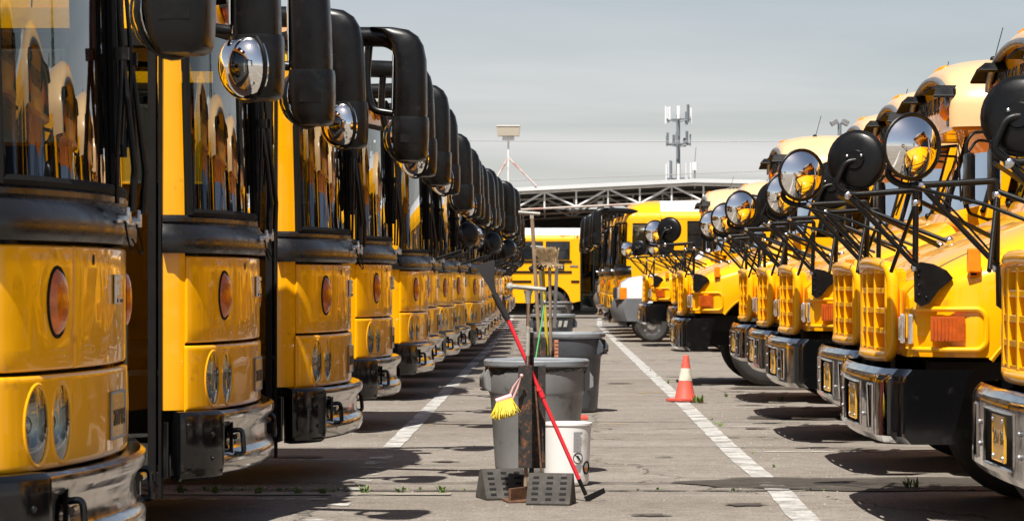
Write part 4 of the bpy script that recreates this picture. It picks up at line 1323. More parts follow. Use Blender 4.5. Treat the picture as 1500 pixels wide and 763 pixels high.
        q2.tube(bend([(-1.95, sd * 1.15, 2.48), (-1.70, sd * 1.30, 2.50), (-1.62, sd * 1.37, 2.40)], .05), .012, 8)
        q3.tube(bend([(-1.85, sd * 1.15, 1.84), (-1.62, sd * 1.36, 1.90), (-1.60, sd * 1.38, 2.0)], .05), .014, 8)
        for qq in (q, q2, q3): P('arm', qq, 'black', mm, 60)
        bar_mirror(R, sd, ztop)
    return R

# ------------------------------------------------------------------ place the buses
GL = 'flat-nosed buses parked in the left row'
GH = 'bonneted buses parked in the right row'
flat = make_flat_bus('flat_nosed_bus', 'flat-nosed yellow school bus nearest the camera, cut off by the left edge', GL)
hood = make_hood_bus('bonneted_bus', 'bonneted yellow school bus nearest the camera, cut off by the right edge', GH)
IDX = child_index()
def inst(proto, loc, rz, label, group, zs=1.0, used=set()):
    if proto.name in used:
        o = copy_tree(proto, None, IDX)
    else:
        used.add(proto.name); o = proto
    o.location = (*loc, 0.0); o.rotation_euler = (0, 0, rz); o.scale = (1, 1, zs)
    o['label'] = label; o['group'] = group
    return o
ORD = ['nearest', 'second', 'third', 'fourth', 'fifth', 'sixth', 'seventh', 'eighth', 'ninth', 'tenth', 'eleventh', 'twelfth', 'thirteenth', 'fourteenth', 'fifteenth', 'sixteenth']
left = [(-1.65, 10.45, 1.0), (-1.59, 15.0, 1.0), (-1.30, 18.25, .985), (-1.35, 24.1, 1.01), (-1.30, 30.3, .985), (-1.32, 33.7, 1.0), (-1.23, 37.1, .985), (-1.17, 40.4, 1.0),
        (-1.0, 43.8, .985), (-1.02, 47.1, 1.0), (-1.04, 50.5, .99), (-1.05, 54.0, 1.0), (-1.04, 57.5, .99), (-1.06, 61.0, 1.0), (-1.05, 64.5, 1.0), (-1.06, 68.0, 1.0)]
first_left = None
for i, (x, y, z) in enumerate(left):
    if i == 0: lb = 'flat-nosed yellow school bus nearest the camera, cut off by the left edge'
    elif i == 1: lb = 'flat-nosed yellow bus second from the left edge, its black bumper end fully in view'
    else: lb = ORD[i].capitalize() + ' flat-nosed yellow bus in the left row, counting back from the camera'
    o = inst(flat, (x, y), random.uniform(-.014, .014) if i > 1 else 0, lb, GL, z)
for k, (x, y) in enumerate(((1.55, 62.2), (1.42, 66.4), (1.50, 70.4), (1.45, 75.0))):
    lb = ['flat-nosed bus behind the white truck on the right, white roof lettered Thomas', 'second flat-nosed bus behind the white truck in the right row',
          'third flat-nosed bus behind the white truck in the right row', 'farthest flat-nosed bus in the right row, before the truss canopy'][k]
    o = inst(flat, (x, y), PI, lb, 'flat-nosed buses at the far end of the right row')
    if k == 0:
        t = obj('lettering', text_mesh('Thomas', .17, 'grey_print', .004), o, (-2.45, 1.19, 3.02), (PI / 2 + .42, 0, PI))
        t2 = obj('lettering', text_mesh('BUILT BUSES', .075, 'ink', .004), o, (-2.45, 1.205, 2.915), (PI / 2 + .3, 0, PI))
bb = inst(flat, (2.62, 94.2), 0, 'yellow bus numbered 181 parked crosswise at the end of the aisle', 'buses parked crosswise at the end')
obj('bus_number', text_mesh('181', .20, 'ink', .004), bb, (-1.50, -1.185, 2.90), (PI / 2 - .2, 0, 0))
obj('lettering', text_mesh('Thomas', .15, 'ink', .004), bb, (-2.0, -1.16, 3.04), (PI / 2 - .45, 0, 0))
obj('lettering', text_mesh('BUILT', .07, 'ink', .004), bb, (-2.0, -1.19, 2.95), (PI / 2 - .35, 0, 0))
sg = MB(); sg.box((-2.12, -1.214, 1.86), (.30, .02, .24)); sgo = P('sign_plate', sg, 'ink', bb, 0, .004)
obj('digit', text_mesh('5', .20, 'sign_white', .003), sgo, (-2.18, -1.226, 1.86), (PI / 2, 0, 0))
obj('digit', text_mesh('2', .20, 'sign_white', .003), sgo, (-2.06, -1.226, 1.86), (PI / 2, 0, 0))
sb = MB(); sb.box((-1.62, -1.214, 1.87), (.30, .02, .05)); sb.box((-1.95, -1.22, 1.32), (.0, 0, 0)) if False else None
P('badge', sb, 'bright_metal', bb, 0)

right = [(2.00, 11.5), (1.79, 15.2), (2.04, 18.9), (1.96, 22.5), (2.05, 26.0), (2.12, 29.5), (1.66, 34.3), (2.35, 50.0), (1.92, 54.0)]
rl = ['bonneted yellow school bus nearest the camera, cut off by the right edge',
      'bonneted yellow bus second in the right row, amber lamp and bumper fully in view',
      'third bonneted bus in the right row, its chrome bumper peeking out behind the second',
      'fourth bonneted bus in the right row, orange lamp and dark bumper side above the asphalt',
      'fifth bonneted bus in the right row, third bumper behind the orange cone',
      'sixth bonneted bus in the right row, its grille hiding the big exposed tyre behind',
      'seventh bonneted bus in the right row, open wheel arch and big tyre in view',
      'bonneted bus set back behind the seventh, mostly its roof cap showing',
      'farthest bonneted bus in the right row, white wheel rim beside the white truck']
for i, (x, y) in enumerate(right):
    inst(hood, (x + .09, y), PI + (random.uniform(-.014, .014) if i > 1 else 0), rl[i], GH)
for i, (x, y) in enumerate(((-1.10, 71.6), (-1.08, 75.2), (-1.12, 78.7), (-1.10, 82.3), (-1.12, 86.0))):
    inst(hood, (x, y), 0, ORD[i].capitalize() + ' of the far bonneted buses closing the left row, before the crosswise bus', 'bonneted buses at the far end of the left row')

# round convex mirrors standing out in front of some flat-nosed buses of the left row
for o in [q for q in bpy.data.objects if q.parent is None and q.get('group') == GL and q.location.y > 32 ]:
    if round(o.location.y) in (34, 40, 47, 54, 61):
        for sd in (-1, 1):
            fm = thing_part('front_mirror', o)
            t = MB()
            t.tube(bend([surf(sd * .75, 1.60, .05), (.25, sd * 1.05, 1.72), (.34, sd * 1.15, 1.82)], .05), .014, 8)
            P('arm', t, 'black', fm)
            t = MB(); t.tube([surf(sd * 1.0, 1.58, .05), (.28, sd * 1.08, 1.74)], .012, 8); P('brace', t, 'black', fm)
            mt = basis(Vector((-.65, -sd * .75, -.1))); mt.translation = Vector((.36, sd * 1.16, 1.93))
            t = MB(); t.lathe([(.001, -.055), (.06, -.053), (.12, -.042), (.155, -.012), (.16, .004), (.158, .014)], 24, mt)
            P('shell', t, 'mirror_black', fm, 60)
            t = MB(); t.lathe([(.155 * r, .012 + .07 * (1 - r * r)) for r in lin(.02, 1, 10)], 24, mt)
            P('convex_lens', t, 'lens_chrome', fm, 60)

# ------------------------------------------------------------------ white trucks
def make_truck(name, label, loc, rz):
    R = thing(name, label, 'truck', (*loc, 0), rz, 'white trucks in the right row')
    h = MB()
    def ring(x, w, zs, zc, zb=.72):
        half = [(w, zb), (w + .01, (zb + zs) / 2)] + [(w * math.cos(a) ** .5 if a < 1.56 else 0, zs + (zc - zs) * math.sin(a)) for a in lin(0, PI / 2, 9)]
        return [Vector((x, y, z)) for y, z in half] + [Vector((x, -y, z)) for y, z in reversed(half[:-1])]
    h.loft([ring(-.16, .80, 1.16, 1.22, .9), ring(-.20, .88, 1.20, 1.32, .85), ring(-.35, .95, 1.24, 1.42), ring(-.9, .97, 1.30, 1.50), ring(-1.45, .98, 1.34, 1.55)], True, True)
    P('hood', h, 'truck_white', R, 40)
    b = MB()
    def bp(y, z):
        return Vector((-.22 * abs(y) ** 4 - .06 * abs(y) - 1.6 * max(0, .60 - z) ** 2 - 2.2 * max(0, z - .84) ** 2 + .05 * math.exp(-((z - .72) / .12) ** 2), y, z))
    b.grid(bp, lin(-1.0, 1.0, 24), [.46, .50, .60, .74, .86, .92, .96])
    for sd in (-1, 1):
        b.grid(lambda t, z: bp(1.0, z) * 1.0 + Vector((-t, 0, 0)) if sd > 0 else Vector((bp(1.0, z).x - t, -1.0, z)), [0, .12, .45], [.46, .50, .60, .74, .86, .92, .96])
    b.box((-.2, 0, .945), (.3, 1.8, .02))
    P('bumper', b, 'grey_bumper', R, 40)
    f = MB()
    f.box((-.10, 0, 1.08), (.10, 1.20, .24)); 
    for z in (1.02, 1.08, 1.14): f.box((-.045, 0, z), (.03, 1.10, .022), mi=1)
    for y in (-.3, 0, .3): f.box((-.04, y, 1.08), (.03, .03, .2), mi=1)
    P('grille', f, ['dark', 'grey_bumper'], R, 0, .006)
    for sd in (-1, 1):
        q = MB(); q.box((-.12, sd * .74, 1.08), (.07, .27, .24)); P('headlight', q, 'lamp_glass', R, 0, .02)
        q = MB(); q.box((-.22, sd * .925, 1.07), (.16, .05, .26)); P('corner_lamp', q, 'orange_lens', R, 0, .015)
        q = MB(); q.box((-1.55, sd * 1.12, 1.62), (.10, .20, .30)); q.box((-1.6, sd * 1.0, 1.55), (.05, .16, .04)); P('door_mirror', q, 'black', R, 40, .03)
    c = MB()
    prof = [(-1.40, 1.45), (-2.0, 2.05), (-3.3, 2.08), (-3.6, 1.5), (-3.6, .60), (-1.55, .60), (-1.40, 1.0)]
    c.prism([(x, -.97, z) for x, z in prof], (0, 1.94, 0))
    P('cab', c, 'truck_white', R, 30, .06)
    w = MB(); w.add([(-1.43, -.82, 1.53), (-1.43, .82, 1.53), (-1.93, .74, 2.02), (-1.93, -.74, 2.02)], [(0, 1, 2, 3)])
    P('windscreen', w, 'dark_glass', R, 0)
    for sd in (-1, 1):
        w = MB(); w.prism([(-1.62, sd * .975, 1.5), (-2.02, sd * .975, 1.95), (-2.75, sd * .975, 1.95), (-2.75, sd * .975, 1.5)], (0, sd * .006, 0))
        P('side_window', w, 'dark_glass', R, 0)
        w = MB(); w.tube([(-.85 + .42 * math.cos(a), sd * .975, .42 + .42 * math.sin(a)) for a in lin(.5, PI - .5, 14)], .03, 6)
        w.box((-.85, sd * .9, .62), (.8, .14, .36)); P('wheel_arch', w, 'grey_bumper', R, 30)
        wheel(R, -.85, sd * .86, .38, .38, .25, side=sd, rim_mat='bright_metal')
    u = MB(); u.box((-1.9, 0, .6), (3.3, 1.5, .25)); P('chassis', u, 'dark', R, 0)
    return R
make_truck('white_truck', 'white truck with grey bumper nosing out between yellow buses on the right', (1.47, 57.8), PI)
make_truck('white_truck', 'far white truck partly covering the door of the crosswise bus', (1.66, 88.5), PI)

# ------------------------------------------------------------------ canopy behind
CY = 100.0
R = thing('truss_canopy', 'long open shed roof on exposed white steel trusses behind the buses', 'canopy', (0, CY, 0))
def rz_(X): return 5.27 - (.05 * (5.66 - X) if X < 5.66 else .02 * (X - 5.66))
rf = MB()
xs = [-16, 5.66, 22]
rf.loft([[Vector((x, -.25, rz_(x))), Vector((x, 26, rz_(x) + .2)), Vector((x, 26, rz_(x) + .04)), Vector((x, -.25, rz_(x) - .15))] for x in xs], True, True)
P('roof_sheet', rf, 'roof_metal', R, 0)
def truss(y, detailed):
    tr = thing_part('truss', R, (0, y, 0))
    a, b = -16.0, 22.0
    top = MB(); top.tube([(x, 0, rz_(x) - .22) for x in (a, 5.66, b)], .05, 6); P('top_chord', top, 'truss', tr, 0)
    bot = MB(); bot.tube([(x, 0, rz_(x) - .86) for x in (a, 5.66, b)], .05, 6); P('bottom_chord', bot, 'truss_rust', tr, 0)
    n = 31; st = (b - a) / n
    for k in range(n):
        x0, x1 = a + k * st, a + (k + 1) * st
        w = MB(); w.tube([(x0, 0, rz_(x0) - .22), (x0, 0, rz_(x0) - .86)], .035, 5); P('web_post', w, 'truss', tr, 0)
        w = MB()
        if k % 2: w.tube([(x0, .02, rz_(x0) - .22), (x1, .02, rz_(x1) - .86)], .042, 5)
        else: w.tube([(x0, .02, rz_(x0) - .86), (x1, .02, rz_(x1) - .22)], .042, 5)
        P('web_brace', w, 'truss', tr, 0)
truss(0, True); truss(8, True); truss(16, False)
for x in (-9.0, 2.08, 13.0):
    for y in (0, 16):
        c = MB(); c.box((x, y + .12, 2.2), (.2, .2, 4.4)); c.box((x, y + .12, .03), (.4, .4, .06)); P('column', c, 'grey_metal', R, 0)
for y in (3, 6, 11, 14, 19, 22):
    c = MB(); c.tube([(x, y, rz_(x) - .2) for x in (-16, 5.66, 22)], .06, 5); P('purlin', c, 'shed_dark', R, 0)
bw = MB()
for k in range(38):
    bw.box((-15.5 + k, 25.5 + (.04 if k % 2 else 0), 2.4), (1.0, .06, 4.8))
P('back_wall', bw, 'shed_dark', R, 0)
# siren on a braced pole above the canopy
R = thing('pole_siren', 'beige box siren on a slim pole braced by red and white struts', 'siren', (-1.45, CY - .35, 4.2))
q = MB(); q.tube([(0, 0, 0), (0, 0, 2.6)], .04, 8); q.box((0, 0, .05), (.22, .2, .1)); P('pole', q, 'truss', R)
q = MB(); q.box((0, 0, 2.86), (.84, .6, .36), None, 0, (1.06, 1.06)); q.box((0, 0, 3.07), (.93, .68, .06), mi=1); P('box', q, ['beige_box', 'antenna'], R, 0, .02)
q = MB(); q.box((0, 0, 2.60), (.46, .4, .16)); P('mount', q, 'antenna', R, 0, .02)
for dx, zz in ((-.72, .62), (1.06, .78)):
    q = MB(); q.tube([(0, 0, 1.86), (dx, .1, zz)], .042, 6); P('strut', q, 'red_white', R)
# small roof antenna
R = thing('roof_antenna', 'small white antenna canister with thin whip on the canopy ridge', 'antenna', (5.74, CY + .2, 5.2))
q = MB(); q.tube([(0, 0, -.3), (0, 0, .42)], .035, 8); P('stem', q, 'grey_metal', R)
q = MB(); q.lathe([(.001, .72), (.10, .70), (.10, .42), (.001, .40)], 14); P('canister', q, 'antenna', R)
q = MB(); q.tube([(0, 0, .7), (.05, 0, 1.3)], .014, 6); P('whip', q, 'grey_metal', R)
# cell tower
TX, TY = 11.2, 220.0
R = thing('cell_tower', 'grey cell phone mast with three tiers of white panel antennas', 'cell tower', (TX, TY, 0))
q = MB(); q.tube([(0, 0, 0), (0, 0, 15.4)], [.24, .16], 10); P('mast', q, 'mast', R)
rr = random.Random(3)
for zc, n, ln, rad, mt in ((15.3, 8, 1.35, 1.0, 'antenna'), (13.2, 7, .9, .95, 'mast'), (10.3, 8, 1.9, .95, 'antenna')):
    q = MB()
    q.tube([(rad * math.cos(a), rad * math.sin(a), zc - .3) for a in lin(0, 2 * PI, 13)[:-1]], .06, 5, 0, True)
    for k in range(4): q.tube([(0, 0, zc - .5), (rad * math.cos(k * PI / 2), rad * math.sin(k * PI / 2), zc - .3)], .06, 5)
    P('platform', q, 'mast', R, 0)
    for k in range(n):
        a = 2 * PI * k / n + rr.uniform(-.1, .1); l = ln * rr.uniform(.8, 1.15)
        q = MB(); q.box((rad * 1.08 * math.cos(a), rad * 1.08 * math.sin(a), zc + rr.uniform(-.15, .3)), (.22, .12, l), RX(a + PI / 2, 3, 'Z'))
        P('panel_antenna', q, mt if rr.random() < .75 else 'mast', R, 0)
# yard light pole behind the right row
R = thing('yard_light', 'thin dark pole with two small lamp heads behind the right row', 'light pole', (9.05, 80, 0))
q = MB(); q.tube([(0, 0, 0), (0, 0, 6.2)], [.09, .06], 10); P('pole', q, 'mast', R)
for sd in (-1, 1):
    q = MB(); q.box((sd * .17, 0, 6.22), (.22, .3, .16), RX(sd * .5, 3, 'Y')); P('lamp_head', q, 'grey_metal', R, 0, .02)
# overhead wires
for k, (p0, p1, sag, rad) in enumerate((((-60, 150, 10.9), (60, 150, 10.3), 1.2, .022), ((-60, 150, 5.6), (60, 150, 10.0), .6, .022), ((-60, 152, 4.6), (60, 152, 10.4), .9, .028))):
    q = MB()
    q.tube([Vector(p0).lerp(Vector(p1), t) + Vector((0, 0, -sag * 4 * t * (1 - t))) for t in lin(0, 1, 30)], rad, 5)
    tag(P('utility_wire', q, 'wire', None), ['uppermost pale overhead wire crossing the sky', 'middle thin overhead wire rising to the right across the sky', 'lowest dark overhead wire rising to the right just above the canopy'][k], 'wire', 'overhead wires')

# ------------------------------------------------------------------ bins
def make_bin(label, loc, rz, mat, sc=1.0, bag=True, name='trash_bin'):
    R = thing(name, label, 'trash bin', (*loc, 0), rz, 'grey bins standing down the aisle')
    R.scale = (sc, sc, sc)
    b = MB()
    b.lathe([(.001, .012), (.272, .012), (.284, .03), (.290, .06), (.322, .545), (.330, .565), (.336, .58), (.344, .735), (.335, .745), (.325, .745), (.31, .70), (.26, .05), (.001, .045)], 48)
    P('body', b, mat, R, 40)
    if bag:
        b = MB(); b.lathe([(.330, .70), (.349, .735), (.356, .755), (.352, .775), (.33, .79), (.31, .74), (.25, .25), (.001, .2)], 60)
        for i, v in enumerate(b.v):
            a = math.atan2(v[1], v[0]); k = 1 + .008 * math.sin(a * 17) + .006 * math.sin(a * 29 + 1)
            b.v[i] = (v[0] * k, v[1] * k, v[2] - (.03 * max(0, math.sin(a * 2 + 1.2)) if v[2] < .74 and v[2] > .69 else 0))
        P('liner', b, 'bag', R, 50)
    b = MB(); b.lathe([(.335, .752), (.357, .752), (.368, .762), (.370, .792), (.360, .803), (.335, .803), (.322, .79), (.322, .76), (.335, .752)], 48)
    P('rim', b, 'lid', R, 40)
    for sd in (-1, 1):
        h = MB()
        h.prism([(sd * .335, -.085, .745), (sd * .405, -.075, .655), (sd * .405, -.055, .655), (sd * .335, -.06, .745)], (0, 0, -.10)) if False else None
        for yy in (-.09, .065):
            h.prism([(sd * .325, yy, .735), (sd * .352, yy, .735), (sd * .392, yy, .675), (sd * .392, yy, .61), (sd * .325, yy, .575)], (0, .025, 0))
        h.box((sd * .380, 0, .625), (.025, .16, .03))
        h.box((sd * .355, 0, .592), (.07, .16, .012))
        P('handle', h, mat, R, 0, .006)
    return R
make_bin('large grey trash bin with black liner behind the rubber chocks', (-.068, 18.15), .12, 'bin')
make_bin('dark grey trash bin standing empty just behind the nearest bin', (.235, 26.7), -.35, 'bin_dark', 1.02, False)
make_bin('dark bin with raised arrow print, third in the line of bins', (.11, 42.5), .1, 'bin_dark')
make_bin('grey bin fourth in the line of bins down the aisle', (.09, 57.5), .3, 'bin')
make_bin('farthest small grey bin down the aisle before the crosswise bus', (.32, 68.0), 0, 'lid')
b3 = [o for o in bpy.data.objects if o.get('label', '').startswith('dark bin with raised')][0]
q = MB()
for k in range(5):
    q.prism([(-.22 + k * .09, -.338, .60), (-.17 + k * .09, -.345, .60), (-.15 + k * .09, -.345, .70), (-.20 + k * .09, -.34, .70)], (0, .03, 0))
P('print', q, 'squeegee', b3, 0)

# ------------------------------------------------------------------ bucket
R = thing('bucket', 'white plastic bucket with grey print and no-entry pictogram beside the bin', 'bucket', (.135, 17.15, 0), .1); R.scale = (1.06, 1.06, 1.06)
b = MB(); b.lathe([(.001, .008), (.128, .008), (.137, .018), (.138, .03), (.154, .375), (.160, .378), (.160, .39), (.150, .392), (.147, .385), (.132, .03), (.001, .025)], 48); P('body', b, 'bucket', R, 40)
def wrap_pt(a, z, off=.0015):
    r = .138 + (z - .03) / .345 * .016 + off
    return Vector((r * math.sin(a), -r * math.cos(a), z))
q = MB()
rr = random.Random(2)
for k in range(15):
    z = .335 - k * .0085; a0 = .18; a1 = a0 + .42 * rr.uniform(.75, 1)
    q.grid(lambda a, zz: wrap_pt(a, zz), lin(a0, a1, 6), [z, z + .004])
for k in range(5):
    z = .130 - k * .010
    q.grid(lambda a, zz: wrap_pt(a, zz), lin(.20, .20 + rr.uniform(.3, .45), 6), [z, z + .005])
P('print', q, 'grey_print', R, 0)
q = MB()
cx, cz, cr = .40, .178, .032
q.tube([wrap_pt(cx + cr / .145 * math.cos(a), cz + cr * math.sin(a)) for a in lin(0, 2 * PI, 25)[:-1]], .0022, 5, 0, True)
q.tube([wrap_pt(cx - cr / .145 * .7, cz + cr * .7), wrap_pt(cx, cz, .003), wrap_pt(cx + cr / .145 * .7, cz - cr * .7)], .0022, 5)
q.ball(wrap_pt(cx - .02, cz + .008), .008, 8, 5); q.tube([wrap_pt(cx + .02, cz + .002), wrap_pt(cx + .1, cz - .012)], .005, 5)
P('pictogram', q, 'ink', R)
q = MB()
cx, cz, cr = .92, .115, .032
q.tube([wrap_pt(cx + cr / .145 * math.cos(a), cz + cr * 1.15 * math.sin(a)) for a in lin(0, 2 * PI, 25)[:-1]], .006, 6, 0, True)
P('round_emblem', q, 'ink', R)
q = MB(); q.grid(lambda a, z: wrap_pt(a, z), lin(cx - .13, cx + .13, 6), lin(cz - .022, cz + .0, 3)); P('emblem_flag', q, 'orange_lens', R, 0)
# flat orange piece behind the bin
q = MB(); q.box((0, 0, .02), (.34, .30, .035)); q.lathe([(.10, .03), (.085, .06)], 16)
o = P('orange_base', q, 'cone_red', None, 30, .008, loc=(.235, 25.3, 0)); tag(o, 'flat orange-red plastic base lying behind the nearest bin', 'cone base')

# ------------------------------------------------------------------ cones
def make_cone(label, loc, rz, h=.52):
    R = thing('traffic_cone', label, 'traffic cone', (*loc, 0), rz, 'orange traffic cones')
    R.scale = (h / .52,) * 3
    b = MB(); b.box((0, 0, .02), (.31, .31, .035)); P('base', b, 'cone_red', R, 0, .01)
    b = MB(); b.lathe([(.118, .035), (.112, .05), (.075, .235)], 32); b.lathe([(.0545, .375), (.030, .515), (.024, .52), (.018, .515), (.016, .40)], 32); b.lathe([(.0745, .235), (.0535, .376)], 32)
    P('body', b, 'cone_red', R, 40)
    b = MB(); b.lathe([(.0775, .236), (.0568, .374)], 32); P('band', b, 'cone_white', R, 40)
    return R
c1 = make_cone('faded red and white traffic cone on the right white line', (1.545, 28.9), .5)
c1.rotation_euler = (math.radians(-2), math.radians(3), .5)
make_cone('small red cone far down the aisle beside the last bins', (.60, 80.0), .2, .72)

# ------------------------------------------------------------------ rubber chocks and tool holders
def make_chock(label, loc, rz, tilt=0):
    R = thing('rubber_chock', label, 'wheel chock', (*loc, 0), rz, 'black rubber chocks by the bins')
    w, h = .27, .185
    prof = [(-.125, 0), (-.128, .012), (-.018, h), (.03, h), (.125, .02), (.125, 0)]
    b = MB(); b.prism([(-w / 2, y, z) for y, z in prof], (w, 0, 0)); P('body', b, 'chock', R, 30, .010)
    d = Vector((0, .110, h - .012)).normalized(); n = Vector((0, -d.z, d.y))
    m = Matrix((Vector((1, 0, 0)), d, n)).transposed()
    for i, x in enumerate((-.085, 0, .085)):
        for k in range(5):
            p = Vector((x, -.128, .012)) + d * (.028 + .037 * k) + n * .001
            s = MB(); s.box((0, 0, 0), (.042 if k % 2 else .036, .016, .004), m)
            P('slot', s, 'ink', R, 0, .001, loc=p)
    return R
def at(px, py, d): return Vector(((px - 800) * d / 3800, d, 1.35 - (py - 411) * d / 3800))
make_chock('rubber chock on the right, nearest the bucket', (.030, 15.72), -.16)
make_chock('rubber chock on the left, under the yellow brush', (-.275, 16.10), .30)
R = thing('tool_holder', 'rusty black square-tube tool stand between the rubber chocks', 'tool stand', (-.12, 15.95, 0))
q = MB(); q.box((0, 0, .008), (.30, .34, .012), RX(.2, 3, 'Z')); q.prism([(-.11, -.16, .012), (-.095, -.17, .012), (.10, .12, .012), (.085, .13, .012)], (0, 0, .075)); P('base_plate', q, 'rust2', R, 0, .003)
q = MB(); q.box((.03, .05, .52), (.03, .03, 1.02)); P('post', q, 'rust', R, 0, .003)
q = MB()
for k in range(12): q.box((.03, .0335, .60 + k * .035), (.010, .003, .018))
P('post_slots', q, 'ink', R, 0)
for (x, y, z0, z1) in ((-.008, -.03, .205, .83), (.074, .16, .19, .82)):
    t = MB()
    e, th = .04, .005
    for dx, dy, sx, sy in ((-e, 0, th, .08), (e, 0, th, .08), (0, -e, .08, th), (0, e, .08, th)):
        t.box((x + dx, y + dy, (z0 + z1) / 2), (sx, sy, z1 - z0))
    P('tube', t, 'rust', R, 0, .0015)
# long squeegee standing in the near stand
R = thing('squeegee', 'grey-headed squeegee on a steel pole standing in the near stand', 'squeegee', (-.126, 15.92, .09))
q = MB(); q.tube([(0, 0, 0), (.004, 0, .30)], .0125, 10); P('handle_end', q, 'wood', R)
q = MB(); q.tube([(.004, 0, .30), (.016, 0, 1.16)], .011, 10); P('pole', q, 'bright_metal', R)
q = MB(); q.tube([(.012, 0, .80), (.016, 0, .98)], .0135, 10); P('ferrule', q, 'squeegee', R)
q = MB(); q.lathe([(.016, 1.12), (.02, 1.17), (.03, 1.20)], 10, Matrix.Translation((.016, 0, 0))); q.tube([(-.095, 0, 1.225), (.125, 0, 1.205)], .021, 10, 0, False, .7); q.ball((-.095, 0, 1.222), .026, 8, 6)
P('head', q, 'squeegee', R)
# red pole with a fan brush on top and a blade at the bottom
R = thing('red_scraper', 'long red pole with black grip and fan brush leaning on the stand', 'scraper', (.20, 15.9, 0))
B0 = Vector((.20, 15.9, 0))
p_b = at(850, 706, 15.9) - B0; p_g = at(744, 468, 15.96) - B0; p_t = at(724, 430, 15.97) - B0; p_h = at(711, 388, 15.98) - B0
q = MB(); q.tube([p_b, p_g], .0125, 12); P('pole', q, 'red_pole', R)
m_ = p_b.lerp(p_g, .52); m2 = p_b.lerp(p_g, .57)
q = MB(); q.tube([m_, m2], .018, 12); q.box(m2, (.03, .04, .02)); P('collar', q, 'red_pole', R, 30)
q = MB(); q.tube([p_g, p_g.lerp(p_t, .12), p_t], [.018, .021, .020], 12); P('grip', q, 'foam', R)
ax = (p_h - p_t).normalized(); sx = Vector((ax.z, 0, -ax.x))
q = MB()
q.loft([[p_t + sx * a * w + Vector((0, b * t, 0)) + ax * l for a, b in ((-1, -1), (1, -1), (1, 1), (-1, 1))] for w, t, l in ((.014, .014, 0), (.020, .014, .05), (.046, .012, .14), (.060, .010, .185), (.060, .008, .20))], True, True)
P('fan_brush', q, 'foam', R, 30)
ax = (p_b - p_g).normalized()
q = MB(); q.tube([p_b - ax * .02, p_b + ax * .085], .013, 10); q.prism([p_b + ax * .075 + Vector(v) for v in ((-.01, -.01, -.02), (.115, .0, .035), (.125, 0, .005), (.01, -.01, -.055))], (0, .012, 0))
P('blade', q, 'black', R, 30)
# hanging hand brush
R = thing('hand_brush', 'hand brush with bright yellow bristles and pink handle hung on the stand', 'brush', tuple(at(737, 600, 15.82)))
q = MB()
hp = at(764, 550, 15.82) - at(737, 600, 15.82)
h0 = at(748, 584, 15.82) - at(737, 600, 15.82)
n_ = (hp - h0).normalized(); s_ = Vector((n_.z, 0, -n_.x))
q.tube([h0 - s_ * .012, h0.lerp(hp, .5) - s_ * .015, hp, h0.lerp(hp, .5) + s_ * .010, h0 + s_ * .012], .007, 8); q.ball(hp, .012, 8, 6)
P('handle', q, 'pink', R)
q = MB(); q.tube([at(727, 588, 15.82) - at(737, 600, 15.82), at(750, 580, 15.82) - at(737, 600, 15.82)], .020, 10); P('block', q, 'pink', R)
rr = random.Random(8); q = MB()
for k in range(1500):
    t = rr.random(); base = (at(727, 589, 15.82).lerp(at(750, 582, 15.82), t)) - at(737, 600, 15.82) + Vector((0, rr.uniform(-.02, .02), 0))
    d = Vector((.02 + .30 * (t - .5) + rr.gauss(.02, .16), rr.uniform(-.7, .4), -1)).normalized()
    L = rr.uniform(.05, .115); sd = d.cross(Vector((0, 1, .2))).normalized() * .0018
    q.add([base - sd, base + sd, base + d * L + sd * .6, base + d * L - sd * .6], [(0, 1, 2, 3)])
P('bristles', q, 'bristle', R, 0)['kind'] = 'stuff'
# rusty rod in the stand
q = MB(); q.tube([at(784, 565, 15.9), at(787, 600, 15.9), at(793, 694, 15.85)], .006, 8)
tag(P('rusty_rod', q, 'rust2', None), 'thin rusty rod leaning against the near tool stand', 'rod')

# second stand with tools, by the second bin
D2 = 25.2
R = thing('tool_holder', 'rusty tube tool stand in front of the second bin', 'tool stand', (0.02, D2, 0))
for (a, b) in ((779, 791), (793, 800), (803, 813)):
    t = MB(); x0 = (a - 800) * D2 / 3800 - .02; x1 = (b - 800) * D2 / 3800 - .02
    t.box(((x0 + x1) / 2, 0, .52), (x1 - x0, .07, .56)); P('tube', t, 'rust', R, 0, .004)
t = MB(); t.box((0, .05, .01), (.34, .34, .015)); t.box((0, .05, .3), (.03, .03, .58)); P('base_plate', t, 'rust2', R, 0)
def tool(name, label, cat, top, bot, r, pole_mat, head):
    base = Vector(bot)
    R = thing(name, label, cat, tuple(base), group='long tools in the second stand')
    q = MB(); q.tube([Vector((0, 0, 0)), Vector(top) - base], r, 8); P('pole', q, pole_mat, R)
    head(R, Vector(top) - base)
    return R
def squee(w, tilt, mat='squeegee'):
    def f(R, t):
        q = MB(); q.tube([t + Vector((-w * .62, 0, tilt)), t + Vector((w * .38, 0, -tilt * .3))], .026, 8, 0, False, .7); q.box(t - Vector((0, 0, .025)), (.035, .035, .05))
        P('head', q, mat, R)
    return f
tool('squeegee', 'tall squeegee on a worn wooden pole, highest head in the second stand', 'squeegee', at(779, 313, D2), at(791, 520, D2), .019, 'wood', squee(.21, .012))
